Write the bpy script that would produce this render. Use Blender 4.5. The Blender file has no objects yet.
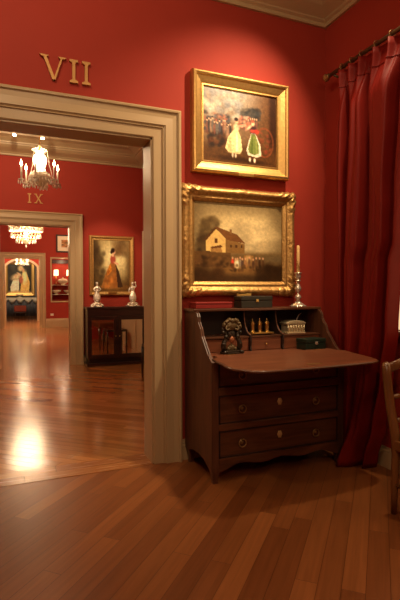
import bpy, bmesh, math, random
import numpy as np
from mathutils import Vector, Matrix
random.seed(7)
PI = math.pi
sc = bpy.context.scene
COL = sc.collection

# ------------------------------------------------------------------ helpers
class MB:
    """collects shapes; build() links them as one mesh object"""
    def __init__(self): self.v = []; self.f = []; self.sm = []
    def add(self, vs, fs, smooth=False, M=None):
        b = len(self.v)
        for p in vs:
            p = Vector(p)
            self.v.append(M @ p if M is not None else p)
        for f in fs:
            self.f.append([i + b for i in f]); self.sm.append(smooth)
        return self
    def box(self, a, b, bev=0.0, M=None):
        x0, y0, z0 = [min(p, q) for p, q in zip(a, b)]
        x1, y1, z1 = [max(p, q) for p, q in zip(a, b)]
        if bev <= 0:
            vs = [(x0,y0,z0),(x1,y0,z0),(x1,y1,z0),(x0,y1,z0),(x0,y0,z1),(x1,y0,z1),(x1,y1,z1),(x0,y1,z1)]
            fs = [(0,3,2,1),(4,5,6,7),(0,1,5,4),(1,2,6,5),(2,3,7,6),(3,0,4,7)]
            return self.add(vs, fs, False, M)
        bm = bmesh.new()
        bmesh.ops.create_cube(bm, size=1)
        for v in bm.verts:
            v.co = Vector(((x0+x1)/2 + v.co.x*(x1-x0), (y0+y1)/2 + v.co.y*(y1-y0), (z0+z1)/2 + v.co.z*(z1-z0)))
        bmesh.ops.bevel(bm, geom=bm.edges[:], offset=min(bev, .45*min(x1-x0, y1-y0, z1-z0)), segments=2, affect='EDGES', profile=.5)
        bm.verts.ensure_lookup_table()
        self.add([v.co.copy() for v in bm.verts], [[v.index for v in f.verts] for f in bm.faces], False, M)
        bm.free(); return self
    def lathe(self, prof, c=(0,0,0), n=24, M=None, lobes=0, amp=0.0):
        vs = []; fs = []; c = Vector(c)
        for r, z in prof:
            for k in range(n):
                a = 2*PI*k/n
                rr = r*(1 + amp*math.cos(lobes*a)) if lobes else r
                vs.append(c + Vector((rr*math.cos(a), rr*math.sin(a), z)))
        m = len(prof)
        for i in range(m-1):
            for k in range(n):
                k2 = (k+1) % n
                fs.append((i*n+k, i*n+k2, (i+1)*n+k2, (i+1)*n+k))
        fs.append(tuple(reversed(range(n)))); fs.append(tuple(range((m-1)*n, m*n)))
        return self.add(vs, fs, True, M)
    def tube(self, pts, rad, n=10, M=None, sq=None, closed=False):
        """swept tube; rad number or list; sq=(a,b) squashes the section"""
        pts = [Vector(p) for p in pts]; m = len(pts)
        rads = rad if isinstance(rad, (list, tuple)) else [rad]*m
        vs = []; fs = []; up = None
        for i, p in enumerate(pts):
            if closed: t = pts[(i+1) % m] - pts[i-1]
            else: t = pts[min(i+1, m-1)] - pts[max(i-1, 0)]
            t.normalize()
            if up is None:
                up = Vector((0,0,1)) if abs(t.z) < .9 else Vector((0,1,0))
            s = t.cross(up).normalized(); u2 = s.cross(t).normalized(); up = u2
            for k in range(n):
                a = 2*PI*k/n
                ca, sa = math.cos(a), math.sin(a)
                if sq: ca *= sq[0]; sa *= sq[1]
                vs.append(p + rads[i]*(ca*s + sa*u2))
        for i in range(m if closed else m-1):
            j = (i+1) % m
            for k in range(n):
                k2 = (k+1) % n
                fs.append((i*n+k, i*n+k2, j*n+k2, j*n+k))
        if not closed:
            fs.append(tuple(reversed(range(n)))); fs.append(tuple(range((m-1)*n, m*n)))
        return self.add(vs, fs, True, M)
    def ball(self, c, r, s=(1,1,1), n=12, M=None):
        prof = [(max(1e-4, r*math.sin(PI*i/n)), -r*math.cos(PI*i/n)) for i in range(n+1)]
        mm = Matrix.Translation(c) @ Matrix.Diagonal((*s, 1))
        return self.lathe(prof, n=n+4, M=(M @ mm) if M is not None else mm)
    def prism(self, poly, a, b, axis='y', M=None, smooth=False):
        """poly of 2D points extruded between a and b along axis"""
        def P(q, t):
            if axis == 'y': return (q[0], t, q[1])
            if axis == 'x': return (t, q[0], q[1])
            return (q[0], q[1], t)
        n = len(poly)
        vs = [P(q, a) for q in poly] + [P(q, b) for q in poly]
        fs = [tuple(range(n)), tuple(reversed(range(n, 2*n)))]
        for i in range(n):
            j = (i+1) % n
            fs.append((i, i+n, j+n, j))
        return self.add(vs, fs, smooth, M)
    def build(self, name, mat, parent=None, loc=None, world=False, bev=0, fix=True):
        me = bpy.data.meshes.new(name)
        off = Vector((0,0,0))
        if world and parent is not None:
            q = parent
            while q is not None: off += q.location; q = q.parent
        me.from_pydata([tuple(p - off) for p in self.v], [], self.f)
        bm = bmesh.new(); bm.from_mesh(me)
        for f, s in zip(bm.faces, self.sm): f.smooth = s
        if fix: bmesh.ops.recalc_face_normals(bm, faces=bm.faces[:])
        bm.to_mesh(me); bm.free()
        me.materials.append(mat)
        o = bpy.data.objects.new(name, me); COL.objects.link(o)
        if parent is not None: o.parent = parent
        if loc is not None: o.location = loc
        if bev:
            m = o.modifiers.new('bevel', 'BEVEL'); m.width = bev; m.segments = 2; m.limit_method = 'ANGLE'; m.angle_limit = .7
        return o

def tag(o, label, cat, group=None, kind=None):
    o['label'] = label; o['category'] = cat
    if group: o['group'] = group
    if kind: o['kind'] = kind
    return o
def empty(name, loc, label, cat, group=None, rz=0):
    o = bpy.data.objects.new(name, None); COL.objects.link(o)
    o.empty_display_size = .05
    o.location = loc; o.rotation_euler = (0, 0, rz)
    return tag(o, label, cat, group)
def struct(name, mb, mat, **k):
    o = mb.build(name, mat, **k); o['kind'] = 'structure'; return o
def dup(root, loc, rz=None, label=None):
    r = root.copy(); COL.objects.link(r); r.location = loc
    if rz is not None: r.rotation_euler = (0, 0, rz)
    if label: r['label'] = label
    for ch in root.children:
        c = ch.copy(); COL.objects.link(c); c.parent = r
        for g in ch.children:
            d = g.copy(); COL.objects.link(d); d.parent = c
    return r
def rep(o, loc, rz=0):
    c = o.copy(); COL.objects.link(c); c.location = loc; c.rotation_euler = (0, 0, rz); c.parent = o.parent
    return c

# ------------------------------------------------------------------ materials
def lin(r, g, b):
    f = lambda c: (c/255/12.92) if c/255 <= .04045 else ((c/255+.055)/1.055)**2.4
    return (f(r), f(g), f(b), 1)
def newmat(name):
    m = bpy.data.materials.new(name); m.use_nodes = True
    nt = m.node_tree; return m, nt, nt.nodes['Principled BSDF']
def mat(name, c, rough=.5, metal=0, noise=.12, scale=20, bump=0, spec=.5, coat=0, trans=0, emit=None, es=0, sheen=0):
    m, nt, b = newmat(name)
    tc = nt.nodes.new('ShaderNodeTexCoord'); nz = nt.nodes.new('ShaderNodeTexNoise')
    nz.inputs['Scale'].default_value = scale; nz.inputs['Detail'].default_value = 4
    nt.links.new(tc.outputs['Object'], nz.inputs['Vector'])
    mr = nt.nodes.new('ShaderNodeMapRange'); mr.inputs[3].default_value = 1-noise; mr.inputs[4].default_value = 1+noise
    nt.links.new(nz.outputs['Fac'], mr.inputs[0])
    mx = nt.nodes.new('ShaderNodeMix'); mx.data_type = 'RGBA'; mx.blend_type = 'MULTIPLY'; mx.inputs[0].default_value = 1
    mx.inputs[6].default_value = c
    nt.links.new(mr.outputs[0], mx.inputs[7]); nt.links.new(mx.outputs[2], b.inputs['Base Color'])
    b.inputs['Roughness'].default_value = rough; b.inputs['Metallic'].default_value = metal
    b.inputs['Specular IOR Level'].default_value = spec; b.inputs['Coat Weight'].default_value = coat
    b.inputs['Coat Roughness'].default_value = .1
    b.inputs['Transmission Weight'].default_value = trans
    b.inputs['Sheen Weight'].default_value = sheen
    if emit: b.inputs['Emission Color'].default_value = emit; b.inputs['Emission Strength'].default_value = es
    if bump:
        bp = nt.nodes.new('ShaderNodeBump'); bp.inputs['Strength'].default_value = bump; bp.inputs['Distance'].default_value = .01
        nt.links.new(nz.outputs['Fac'], bp.inputs['Height']); nt.links.new(bp.outputs[0], b.inputs['Normal'])
    return m
def wood(name, dark, light, scale=(3, 40, 40), rough=.35, coat=.3):
    m, nt, b = newmat(name)
    tc = nt.nodes.new('ShaderNodeTexCoord'); mp = nt.nodes.new('ShaderNodeMapping'); mp.inputs['Scale'].default_value = scale
    nz = nt.nodes.new('ShaderNodeTexNoise'); nz.inputs['Scale'].default_value = 1; nz.inputs['Detail'].default_value = 6; nz.inputs['Distortion'].default_value = .6
    cr = nt.nodes.new('ShaderNodeValToRGB'); cr.color_ramp.elements[0].position = .3; cr.color_ramp.elements[1].position = .7
    cr.color_ramp.elements[0].color = dark; cr.color_ramp.elements[1].color = light
    L = nt.links.new
    L(tc.outputs['Object'], mp.inputs[0]); L(mp.outputs[0], nz.inputs['Vector']); L(nz.outputs['Fac'], cr.inputs[0]); L(cr.outputs[0], b.inputs['Base Color'])
    b.inputs['Roughness'].default_value = rough; b.inputs['Coat Weight'].default_value = coat; b.inputs['Coat Roughness'].default_value = .15
    return m
def planks(name, angle, dark, light, rough=.22, row=.082, length=1.3, spec=.5):
    m, nt, b = newmat(name); L = nt.links.new; N = nt.nodes.new
    tc = N('ShaderNodeTexCoord'); mp = N('ShaderNodeMapping'); mp.inputs['Rotation'].default_value = (0, 0, angle)
    L(tc.outputs['Object'], mp.inputs[0])
    br = N('ShaderNodeTexBrick'); br.offset = .37; br.offset_frequency = 2; br.squash = .8; br.squash_frequency = 3
    br.inputs['Scale'].default_value = 1; br.inputs['Brick Width'].default_value = length; br.inputs['Row Height'].default_value = row
    br.inputs['Mortar Size'].default_value = .0012; br.inputs['Mortar Smooth'].default_value = .3
    br.inputs['Color1'].default_value = dark; br.inputs['Color2'].default_value = light
    br.inputs['Mortar'].default_value = (dark[0]*.35, dark[1]*.3, dark[2]*.3, 1)
    L(mp.outputs[0], br.inputs['Vector'])
    mp2 = N('ShaderNodeMapping'); mp2.inputs['Scale'].default_value = (2.2, 42, 1); L(mp.outputs[0], mp2.inputs[0])
    # shift the grain from plank to plank
    ad = N('ShaderNodeVectorMath'); ad.operation = 'ADD'
    sc_ = N('ShaderNodeVectorMath'); sc_.operation = 'SCALE'; sc_.inputs['Scale'].default_value = 90
    L(br.outputs['Color'], sc_.inputs[0]); L(sc_.outputs[0], ad.inputs[0]); L(mp2.outputs[0], ad.inputs[1])
    nz = N('ShaderNodeTexNoise'); nz.inputs['Scale'].default_value = 1; nz.inputs['Detail'].default_value = 5; nz.inputs['Distortion'].default_value = .8
    L(ad.outputs[0], nz.inputs['Vector'])
    mr = N('ShaderNodeMapRange'); mr.inputs[3].default_value = .62; mr.inputs[4].default_value = 1.35; L(nz.outputs['Fac'], mr.inputs[0])
    mx = N('ShaderNodeMix'); mx.data_type = 'RGBA'; mx.blend_type = 'MULTIPLY'; mx.inputs[0].default_value = 1
    L(br.outputs['Color'], mx.inputs[6]); L(mr.outputs[0], mx.inputs[7]); L(mx.outputs[2], b.inputs['Base Color'])
    b.inputs['Specular IOR Level'].default_value = spec
    r2 = N('ShaderNodeMapRange'); r2.inputs[3].default_value = rough*.8; r2.inputs[4].default_value = rough*1.3
    L(nz.outputs['Fac'], r2.inputs[0]); L(r2.outputs[0], b.inputs['Roughness'])
    # the boards are very slightly cupped, so reflections break up
    n2 = N('ShaderNodeTexNoise'); n2.inputs['Scale'].default_value = 1; n2.inputs['Detail'].default_value = 2
    mp3 = N('ShaderNodeMapping'); mp3.inputs['Scale'].default_value = (1.5, 12, 1); L(mp.outputs[0], mp3.inputs[0]); L(mp3.outputs[0], n2.inputs['Vector'])
    sb = N('ShaderNodeMath'); sb.operation = 'SUBTRACT'; L(n2.outputs['Fac'], sb.inputs[0]); L(br.outputs['Fac'], sb.inputs[1])
    bp = N('ShaderNodeBump'); bp.inputs['Strength'].default_value = .22; bp.inputs['Distance'].default_value = .006
    L(sb.outputs[0], bp.inputs['Height']); L(bp.outputs[0], b.inputs['Normal'])
    return m
def canvas_mat(name, rough=.4, spec=.2):
    m, nt, b = newmat(name)
    a = nt.nodes.new('ShaderNodeVertexColor'); a.layer_name = 'paint'
    nz = nt.nodes.new('ShaderNodeTexNoise'); nz.inputs['Scale'].default_value = 60
    tc = nt.nodes.new('ShaderNodeTexCoord'); nt.links.new(tc.outputs['Object'], nz.inputs['Vector'])
    bp = nt.nodes.new('ShaderNodeBump'); bp.inputs['Strength'].default_value = .15; bp.inputs['Distance'].default_value = .004
    nt.links.new(nz.outputs['Fac'], bp.inputs['Height']); nt.links.new(bp.outputs[0], b.inputs['Normal'])
    nt.links.new(a.outputs['Color'], b.inputs['Base Color']); b.inputs['Roughness'].default_value = rough; b.inputs['Specular IOR Level'].default_value = spec
    return m
def emis(name, c, s):
    m, nt, b = newmat(name)
    b.inputs['Base Color'].default_value = (1, .9, .7, 1)
    b.inputs['Emission Color'].default_value = c; b.inputs['Emission Strength'].default_value = s
    return m

M = {}
M['red'] = mat('red wall paint', (.335, .035, .020, 1), .68, noise=.06, scale=6, bump=.03, spec=.2)
M['trim'] = mat('cream trim paint', (.45, .32, .17, 1), .42, noise=.04, scale=5)
M['doorpaint'] = mat('pale door paint', (.70, .57, .38, 1), .45, noise=.04, scale=5)
M['ceil'] = mat('ceiling paint', (.56, .45, .30, 1), .7, noise=.03, scale=3)
M['floor'] = planks('jarrah boards', -math.radians(46.5), (.165, .050, .014, 1), (.29, .10, .029, 1), .32, row=.098, length=1.5, spec=.3)
M['floor2'] = planks('polished boards', math.radians(42), (.27, .095, .026, 1), (.42, .17, .052, 1), .17)
M['thresh'] = planks('threshold board', 0, (.26, .09, .03, 1), (.40, .17, .055, 1), .25, row=.105, length=2.2)
M['mahog'] = wood('mahogany', (.062, .022, .010, 1), (.150, .054, .024, 1), (3, 30, 30), .34, .35)
M['mahogv'] = wood('mahogany upright grain', (.062, .022, .010, 1), (.140, .050, .022, 1), (30, 30, 3), .45, .05)
M['matt'] = wood('matt edge wood', (.06, .022, .010, 1), (.11, .04, .018, 1), (20, 20, 5), .75, 0)
M['mahogl'] = wood('mahogany writing surface', (.15, .048, .022, 1), (.26, .088, .040, 1), (2.5, 25, 25), .38, .25)
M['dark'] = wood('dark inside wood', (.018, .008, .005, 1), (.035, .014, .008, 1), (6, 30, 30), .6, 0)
M['lit_edge'] = wood('lit edge wood', (.15, .055, .025, 1), (.24, .09, .04, 1), (30, 30, 5), .5, 0)
M['ebony'] = wood('ebonised wood', (.012, .005, .004, 1), (.040, .013, .009, 1), (4, 30, 30), .3, .4)
M['chair'] = wood('golden brown chair wood', (.12, .045, .012, 1), (.23, .095, .028, 1), (20, 20, 3), .35, .3)
M['gilt'] = mat('gilt', (.58, .36, .12, 1), .42, .85, .25, 45, .15)
M['giltd'] = mat('worn carved gilt', (.55, .33, .11, 1), .44, .8, .45, 55, .4)
M['brass'] = mat('brass', (.72, .48, .16, 1), .3, 1, .2, 60)
M['bronze'] = mat('aged brass', (.34, .21, .08, 1), .42, .6, .25, 60)
M['plate_brass'] = mat('pale brass', (.70, .52, .24, 1), .4, .35, .1, 30)
M['letter'] = mat('gold letter', (.50, .27, .085, 1), .5, .4, .08, 10)
M['silver'] = mat('silver', (.86, .79, .66, 1), .25, .7, .12, 60)
M['silverd'] = mat('tarnished silver', (.72, .60, .38, 1), .38, .55, .35, 90, .3)
M['porc'] = mat('silvered figure', (.82, .75, .62, 1), .28, .35, .15, 60)
M['wax'] = mat('candle wax', (.85, .55, .22, 1), .5, noise=.05)
M['waxw'] = mat('white candle sleeve', (.9, .85, .72, 1), .5, noise=.03)
M['green'] = mat('dark green leather', (.012, .026, .016, 1), .4, noise=.25, scale=60)
M['black'] = mat('black leather', (.030, .028, .020, 1), .42, noise=.3, scale=60)
M['redcase'] = mat('red leather', (.27, .012, .008, 1), .6, noise=.1, scale=30)
M['curtain'] = mat('red silk curtain', (.185, .008, .004, 1), .55, noise=.10, scale=14, bump=.04, spec=.2)
M['rod'] = mat('dark bronze rod', (.13, .09, .045, 1), .4, .6, .2, 40)
M['carved'] = mat('dark carved wood', (.030, .018, .009, 1), .42, .15, .6, 60, .5)
M['crest'] = mat('rubbed carved gilding', (.13, .085, .035, 1), .45, .3, .5, 70, .5)
M['mirror'] = mat('old mirror', (.88, .82, .70, 1), .04, 1, .03, 6)
M['canvas'] = canvas_mat('oil paint', .42)
M['canvas_shiny'] = canvas_mat('varnished oil paint', .34, .35)
M['mat'] = mat('mount board', (.75, .68, .52, 1), .7, noise=.03)
M['crystal'] = mat('cut crystal', (.95, .91, .80, 1), .10, 0, .12, 70, spec=1.0, trans=.2)
M['glass'] = mat('pressed glass', (.90, .82, .66, 1), .15, 0, .1, 40, spec=.9, trans=.25)
M['flame'] = emis('candle bulb', (1, .72, .38, 1), 30)
M['flame2'] = emis('bright candle bulb', (1, .84, .58, 1), 70)
M['glow'] = emis('lit glass vase', (1, .80, .52, 1), 4.5)
M['flame3'] = emis('weak candle bulb', (1, .72, .38, 1), 3)
M['shade'] = emis('lit lamp shade', (1, .78, .45, 1), 2.0)
M['lamp'] = emis('spot lamp face', (1, .8, .5, 1), 60)
M['blind'] = emis('lit window blind', (1, .74, .40, 1), .95)
M['cloth'] = mat('table skirt', (.045, .045, .055, 1), .7, noise=.3, scale=8)
M['swag'] = mat('white swags', (.42, .37, .29, 1), .7, noise=.2, scale=20)
M['stool'] = mat('red stool cover', (.42, .07, .03, 1), .6)
M['seat'] = mat('pale seat cover', (.40, .28, .17, 1), .7, noise=.2, scale=40)
M['plate'] = mat('glazed porcelain', (.62, .54, .38, 1), .25, noise=.3, scale=14)
M['plinth'] = mat('grey wall', (.17, .15, .14, 1), .7)
M['white'] = mat('white plastic', (.8, .72, .58, 1), .4, noise=.02)
M['print'] = mat('printed panel', (.05, .025, .02, 1), .5, noise=.5, scale=40)

# ------------------------------------------------------------------ painted canvases (pigment as a grid of colours)
rng = np.random.RandomState(3)
def vnoise(U, V, s, seed=0):
    r = np.random.RandomState(seed); n = int(s)+3
    g = r.rand(n, n); x = U*s; y = V*s
    i = x.astype(int); j = y.astype(int); fx = x-i; fy = y-j
    fx = fx*fx*(3-2*fx); fy = fy*fy*(3-2*fy)
    return (g[j,i]*(1-fx)+g[j,i+1]*fx)*(1-fy)+(g[j+1,i]*(1-fx)+g[j+1,i+1]*fx)*fy
class Pic:
    def __init__(s, nx, ny, base):
        s.nx, s.ny = nx, ny
        s.U, s.V = np.meshgrid(np.linspace(0,1,nx), np.linspace(0,1,ny))
        s.C = np.zeros((ny, nx, 3)) + np.array(base, float)
    def mix(s, m, c): s.C = s.C*(1-m[...,None]) + np.array(c, float)*m[...,None]
    def ell(s, cu, cv, ru, rv, c, soft=.25, a=1, rot=0):
        du, dv = s.U-cu, s.V-cv
        x = du*math.cos(rot)+dv*math.sin(rot); y = -du*math.sin(rot)+dv*math.cos(rot)
        d = np.sqrt((x/ru)**2+(y/rv)**2)
        s.mix(a*np.clip((1+soft-d)/(2*soft), 0, 1), c)
    def poly(s, pts, c, a=1):
        ins = np.zeros_like(s.U, bool); n = len(pts)
        for i in range(n):
            x0, y0 = pts[i]; x1, y1 = pts[(i+1) % n]
            if y0 == y1: continue
            cond = ((s.V < y0) != (s.V < y1)) & (s.U < (x1-x0)*(s.V-y0)/(y1-y0)+x0)
            ins ^= cond
        s.mix(a*ins.astype(float), c)
    def grad(s, v0, v1, c, a=1, ax='v', rev=False):
        t = np.clip(((s.V if ax == 'v' else s.U)-v0)/(v1-v0), 0, 1); t = t*t*(3-2*t)
        s.mix(a*((1-t) if rev else t), c)
    def dabs(s, n, u0, u1, v0, v1, cols, r0=.012, r1=.03, a=.8, seed=1):
        r = random.Random(seed)
        for _ in range(n):
            s.ell(r.uniform(u0,u1), r.uniform(v0,v1), r.uniform(r0,r1), r.uniform(r0,r1), r.choice(cols), .5, a, r.uniform(0,3))
    def grain(s, amt=.1, sc_=30, seed=5):
        s.C *= (1-amt+2*amt*vnoise(s.U, s.V, sc_, seed))[...,None]
    def mesh(s, name, w, h, parent, y, z0, material, gain=1.6):
        """grid of width w, height h standing in the xz plane, bottom at z0"""
        nx, ny = s.nx, s.ny
        X = (s.U-.5)*w; Z = z0+(1-s.V)*h
        vs = np.stack([X, np.full_like(X, y), Z], -1).reshape(-1,3)
        me = bpy.data.meshes.new(name)
        idx = np.arange(nx*ny).reshape(ny, nx)
        fs = np.stack([idx[:-1,:-1], idx[1:,:-1], idx[1:,1:], idx[:-1,1:]], -1).reshape(-1,4)
        nv = len(vs)
        # give the canvas a back and edges so it is a slab
        back = vs[[0, nx-1, nx*ny-1, nx*(ny-1)]].copy(); back[:,1] += .012
        allv = np.vstack([vs, back])
        faces = [tuple(int(k) for k in f) for f in fs]
        faces.append((nv, nv+1, nv+2, nv+3))
        top = [int(k) for k in idx[0]]; bot = [int(k) for k in idx[-1]]; lf = [int(k) for k in idx[:,0]]; rt = [int(k) for k in idx[:,-1]]
        faces += [tuple(top+[nv+1, nv]), tuple(reversed(bot+[nv+2, nv+3])), tuple(reversed(lf+[nv+3, nv])), tuple(rt+[nv+2, nv+1])]
        me.from_pydata([tuple(p) for p in allv], [], faces)
        ca = me.color_attributes.new('paint', 'FLOAT_COLOR', 'POINT')
        c = np.clip(s.C.reshape(-1,3)/255, 0, 1)
        c = np.where(c <= .04045, c/12.92, ((c+.055)/1.055)**2.4)
        c = np.clip(c*gain, 0, 1)
        c = np.vstack([c, np.full((4,3), .05)])
        ca.data.foreach_set('color', np.hstack([c, np.ones((len(c),1))]).astype(np.float32).ravel())
        me.materials.append(material)
        o = bpy.data.objects.new(name, me); COL.objects.link(o); o.parent = parent
        return o

def frame_ring(w, h, prof, nseg=2, orn=None):
    """moulding swept round a w x h rectangle (outer size); prof = (inset, projection); faces -y; bottom at z=0"""
    mb = MB(); rings = []
    for d, p in prof:
        x0, x1, z0, z1 = -w/2+d, w/2-d, d, h-d
        cs = [(x0,z0),(x1,z0),(x1,z1),(x0,z1)]
        ring = []
        for k in range(4):
            a, b = cs[k], cs[(k+1) % 4]
            side = (w, h, w, h)[k]
            for i in range(nseg):
                t = i/nseg
                x = a[0]+(b[0]-a[0])*t; z = a[1]+(b[1]-a[1])*t
                dp, di = orn(t, side, d, k) if orn else (0, 0)
                nrm = [(0,-1),(1,0),(0,1),(-1,0)][k]
                ring.append((x+nrm[0]*di, -(p+dp), z+nrm[1]*di))
        rings.append(ring)
    n = 4*nseg; vs = [p for r in rings for p in r]; fs = []
    for i in range(len(rings)-1):
        for k in range(n):
            k2 = (k+1) % n
            fs.append((i*n+k, i*n+k2, (i+1)*n+k2, (i+1)*n+k))
    m = len(rings)-1   # close the back
    for k in range(n):
        k2 = (k+1) % n
        fs.append((m*n+k, m*n+k2, k2, k))
    return mb.add(vs, fs, bool(orn))

# ------------------------------------------------------------------ setting
W3, CZ, CB = .2, 3.76, 3.47           # wall thickness, ceiling, bottom of cornice
D1, D2, D3 = 0.0, 4.934, 13.57        # the three walls with doorways
XI, XL_, HI = -1.524, -2.64, 2.374    # doorway
RX, LX = 0.0, -5.2                    # room 1 and its left wall
def door_wall(name, y, x0, x1, hole=None):
    mb = MB()
    mb.box((x0, y, 0), (XL_, y+W3, CZ))
    mb.box((XL_, y, HI), (XI, y+W3, CZ))
    if hole:
        a, b, z0, z1 = hole
        mb.box((XI, y, 0), (a, y+W3, CZ)); mb.box((a, y, 0), (b, y+W3, z0)); mb.box((a, y, z1), (b, y+W3, CZ)); mb.box((b, y, 0), (x1, y+W3, CZ))
    else:
        mb.box((XI, y, 0), (x1, y+W3, CZ))
    return struct(name, mb, M['red'])
def casing(name, y, xl, xr, H, dirn=-1, thick=None, w=.205):
    """architrave round an opening (three sides, mitred) and, when thick is set, the lining of the opening"""
    prof = [(0,0),(0,.055),(.010,.062),(.020,.060),(.026,.046),(.06,.040),(.115,.044),(.118,.034),(.126,.030),(.132,.034),(.136,.022),(.198,.018),(.205,.012),(.205,0)]
    prof = [(d*w/.205, p) for d, p in prof]
    vs = []; fs = []; n = len(prof)
    for d, p in prof:
        o = w-d
        yy = y+dirn*p
        vs += [(xl-o, yy, 0), (xl-o, yy, H+o), (xr+o, yy, H+o), (xr+o, yy, 0)]
    for i in range(n-1):
        for k in range(3):
            fs.append((i*4+k, i*4+k+1, (i+1)*4+k+1, (i+1)*4+k))
    fs.append(tuple(i*4 for i in range(n))); fs.append(tuple(i*4+3 for i in range(n)))
    mb = MB().add(vs, fs)
    if thick:
        t = .012
        mb.box((xl-.001, y-.002, 0), (xl+t, y+thick+.002, H)); mb.box((xr-t, y-.002, 0), (xr+.001, y+thick+.002, H)); mb.box((xl, y-.002, H-t), (xr, y+thick+.002, H+.001))
    return struct(name, mb, M['trim'])
def room_loop(x0, x1, y0, y1, prof):
    vs = []; fs = []; n = len(prof)
    for p, z in prof:
        vs += [(x0+p,y0+p,z),(x1-p,y0+p,z),(x1-p,y1-p,z),(x0+p,y1-p,z)]
    for i in range(n-1):
        for k in range(4):
            k2 = (k+1) % 4
            fs.append((i*4+k, i*4+k2, (i+1)*4+k2, (i+1)*4+k))
    return MB().add(vs, fs)
CORN = [(0,CB),(.022,CB),(.026,CB+.012),(.026,CB+.028),(.045,CB+.040),(.05,CB+.05),(.135,CB+.095),(.175,CB+.13),(.18,CB+.15),(.20,CB+.152),(.205,CB+.175),(.27,CB+.225),(.33,CB+.25),(.34,CB+.29)]

# room 1 (where the photograph was taken)
Y0 = -5.6
struct('floor', MB().box((LX-.2, Y0-.2, -.1), (RX+.2, D1-.02, 0)), M['floor'])
struct('ceiling', MB().box((LX-.2, Y0-.2, CZ), (RX+.2, D1+.1, CZ+.1)), M['ceil'])
door_wall('wall_front', D1, LX-.2, 1.4)
WY0, WY1, WZ0, WZ1 = -1.98, -.60, .985, 2.72      # window in the right wall
mb = MB()
mb.box((RX, Y0-.2, 0), (RX+W3, WY0, CZ)); mb.box((RX, WY1, 0), (RX+W3, D1, CZ))
mb.box((RX, WY0, 0), (RX+W3, WY1, WZ0)); mb.box((RX, WY0, WZ1), (RX+W3, WY1, CZ))
struct('wall_right', mb, M['red'])
struct('wall_left', MB().box((LX-.2, Y0, 0), (LX, D1, CZ)), M['red'])
struct('wall_back', MB().box((LX-.2, Y0-.2, 0), (RX, Y0, CZ)), M['red'])
struct('trim_1', room_loop(LX, RX, Y0, D1, CORN), M['trim'])
casing('door_1', D1, XL_, XI, HI, thick=W3)
casing('door_2', D1+W3, XL_, XI, HI, dirn=1)
BASE = lambda h: [(0,0),(.022,0),(.022,h*.72),(.018,h*.78),(.018,h*.84),(.010,h*.9),(.008,h),(0,h)]
def baseboard(name, a, b, h, nrm):
    """straight skirting from a to b along the wall, nrm points into the room"""
    vs = []; fs = []
    pr = BASE(h); n = len(pr)
    for q in (a, b):
        for p, z in pr: vs.append((q[0]+nrm[0]*p, q[1]+nrm[1]*p, z))
    for i in range(n):
        j = (i+1) % n
        fs.append((i, j, j+n, i+n))
    fs += [tuple(range(n)), tuple(reversed(range(n, 2*n)))]
    return struct(name, MB().add(vs, fs), M['trim'])
baseboard('baseboard_front', (XI+.205, D1), (RX-.022, D1), .15, (0,-1))
baseboard('baseboard_right', (RX, Y0), (RX, D1-.0), .145, (-1,0))
# window with lit blind
mb = MB()
cw = .10
mb.box((RX-.025, WY0-cw, WZ0-.0), (RX, WY0, WZ1+cw)); mb.box((RX-.025, WY1, WZ0), (RX, WY1+cw, WZ1+cw)); mb.box((RX-.025, WY0, WZ1), (RX, WY1, WZ1+cw))
mb.box((RX, WY0, WZ0), (RX+.12, WY0+.03, WZ1)); mb.box((RX, WY1-.03, WZ0), (RX+.12, WY1, WZ1)); mb.box((RX, WY0, WZ1-.03), (RX+.12, WY1, WZ1))
wf = struct('window_1', mb, M['trim'])
MB().box((RX-.055, WY0-.12, WZ0-.035), (RX+.12, WY1+.12, WZ0)).build('window_sill', M['chair'], wf, bev=.006)
MB().box((RX+.085, WY0+.02, WZ0), (RX+.09, WY1-.02, WZ1-.02)).build('window_blind', M['blind'], wf)
mb = MB()
for yy in (WY0+.4, WY0+.79): mb.box((RX+.06, yy-.012, WZ0), (RX+.083, yy+.012, WZ1))
for zz in (1.55, 2.1): mb.box((RX+.06, WY0+.03, zz-.012), (RX+.083, WY1-.03, zz+.012))
mb.build('glazing_bar', M['trim'], wf)
struct('trim_2', MB().box((XL_+.012, D1-.02, -.05), (XI-.012, D1+W3+.012, .003)), M['thresh'])

# room 2
R2 = -.25
struct('floor.001', MB().box((LX-.2, D1+W3+.012, -.1), (R2+.2, D2+.0, 0)), M['floor2'])
struct('ceiling.001', MB().box((LX-.2, D1+.1, CZ), (R2+.2, D2+.1, CZ+.1)), M['ceil'])
struct('wall_right.001', MB().box((R2, D1+W3, 0), (R2+.2, D2, CZ)), M['red'])
struct('wall_left.001', MB().box((LX-.2, D1+W3, 0), (LX, D2, CZ)), M['red'])
door_wall('wall_middle', D2, LX-.2, 1.4)
casing('door_3', D2, XL_, XI, HI, thick=W3)
casing('door_4', D2+W3, XL_, XI, HI, dirn=1)
struct('trim_3', room_loop(LX, R2, D1+W3, D2, CORN), M['trim'])
baseboard('baseboard_right.001', (R2, D1+W3), (R2, D2), .15, (-1,0))
baseboard('baseboard_middle', (XI+.205, D2), (R2, D2), .15, (0,-1))
mb = MB()   # window casing on the right wall of room 2, next to the far corner
mb.box((R2-.03, 4.72, .0), (R2, 4.86, 2.2)); mb.box((R2-.03, 2.5, .0), (R2, 2.64, 2.2)); mb.box((R2-.03, 2.5, 2.2), (R2, 4.86, 2.33)); mb.box((R2-.028, 2.64, .0), (R2-.001, 4.72, .12)); mb.box((R2-.012, 2.64, .1), (R2-.001, 4.72, 2.2)); mb.box((R2-.028, 3.63, .12), (R2-.001, 3.73, 2.2))
struct('door_5', mb, M['doorpaint'])

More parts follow.
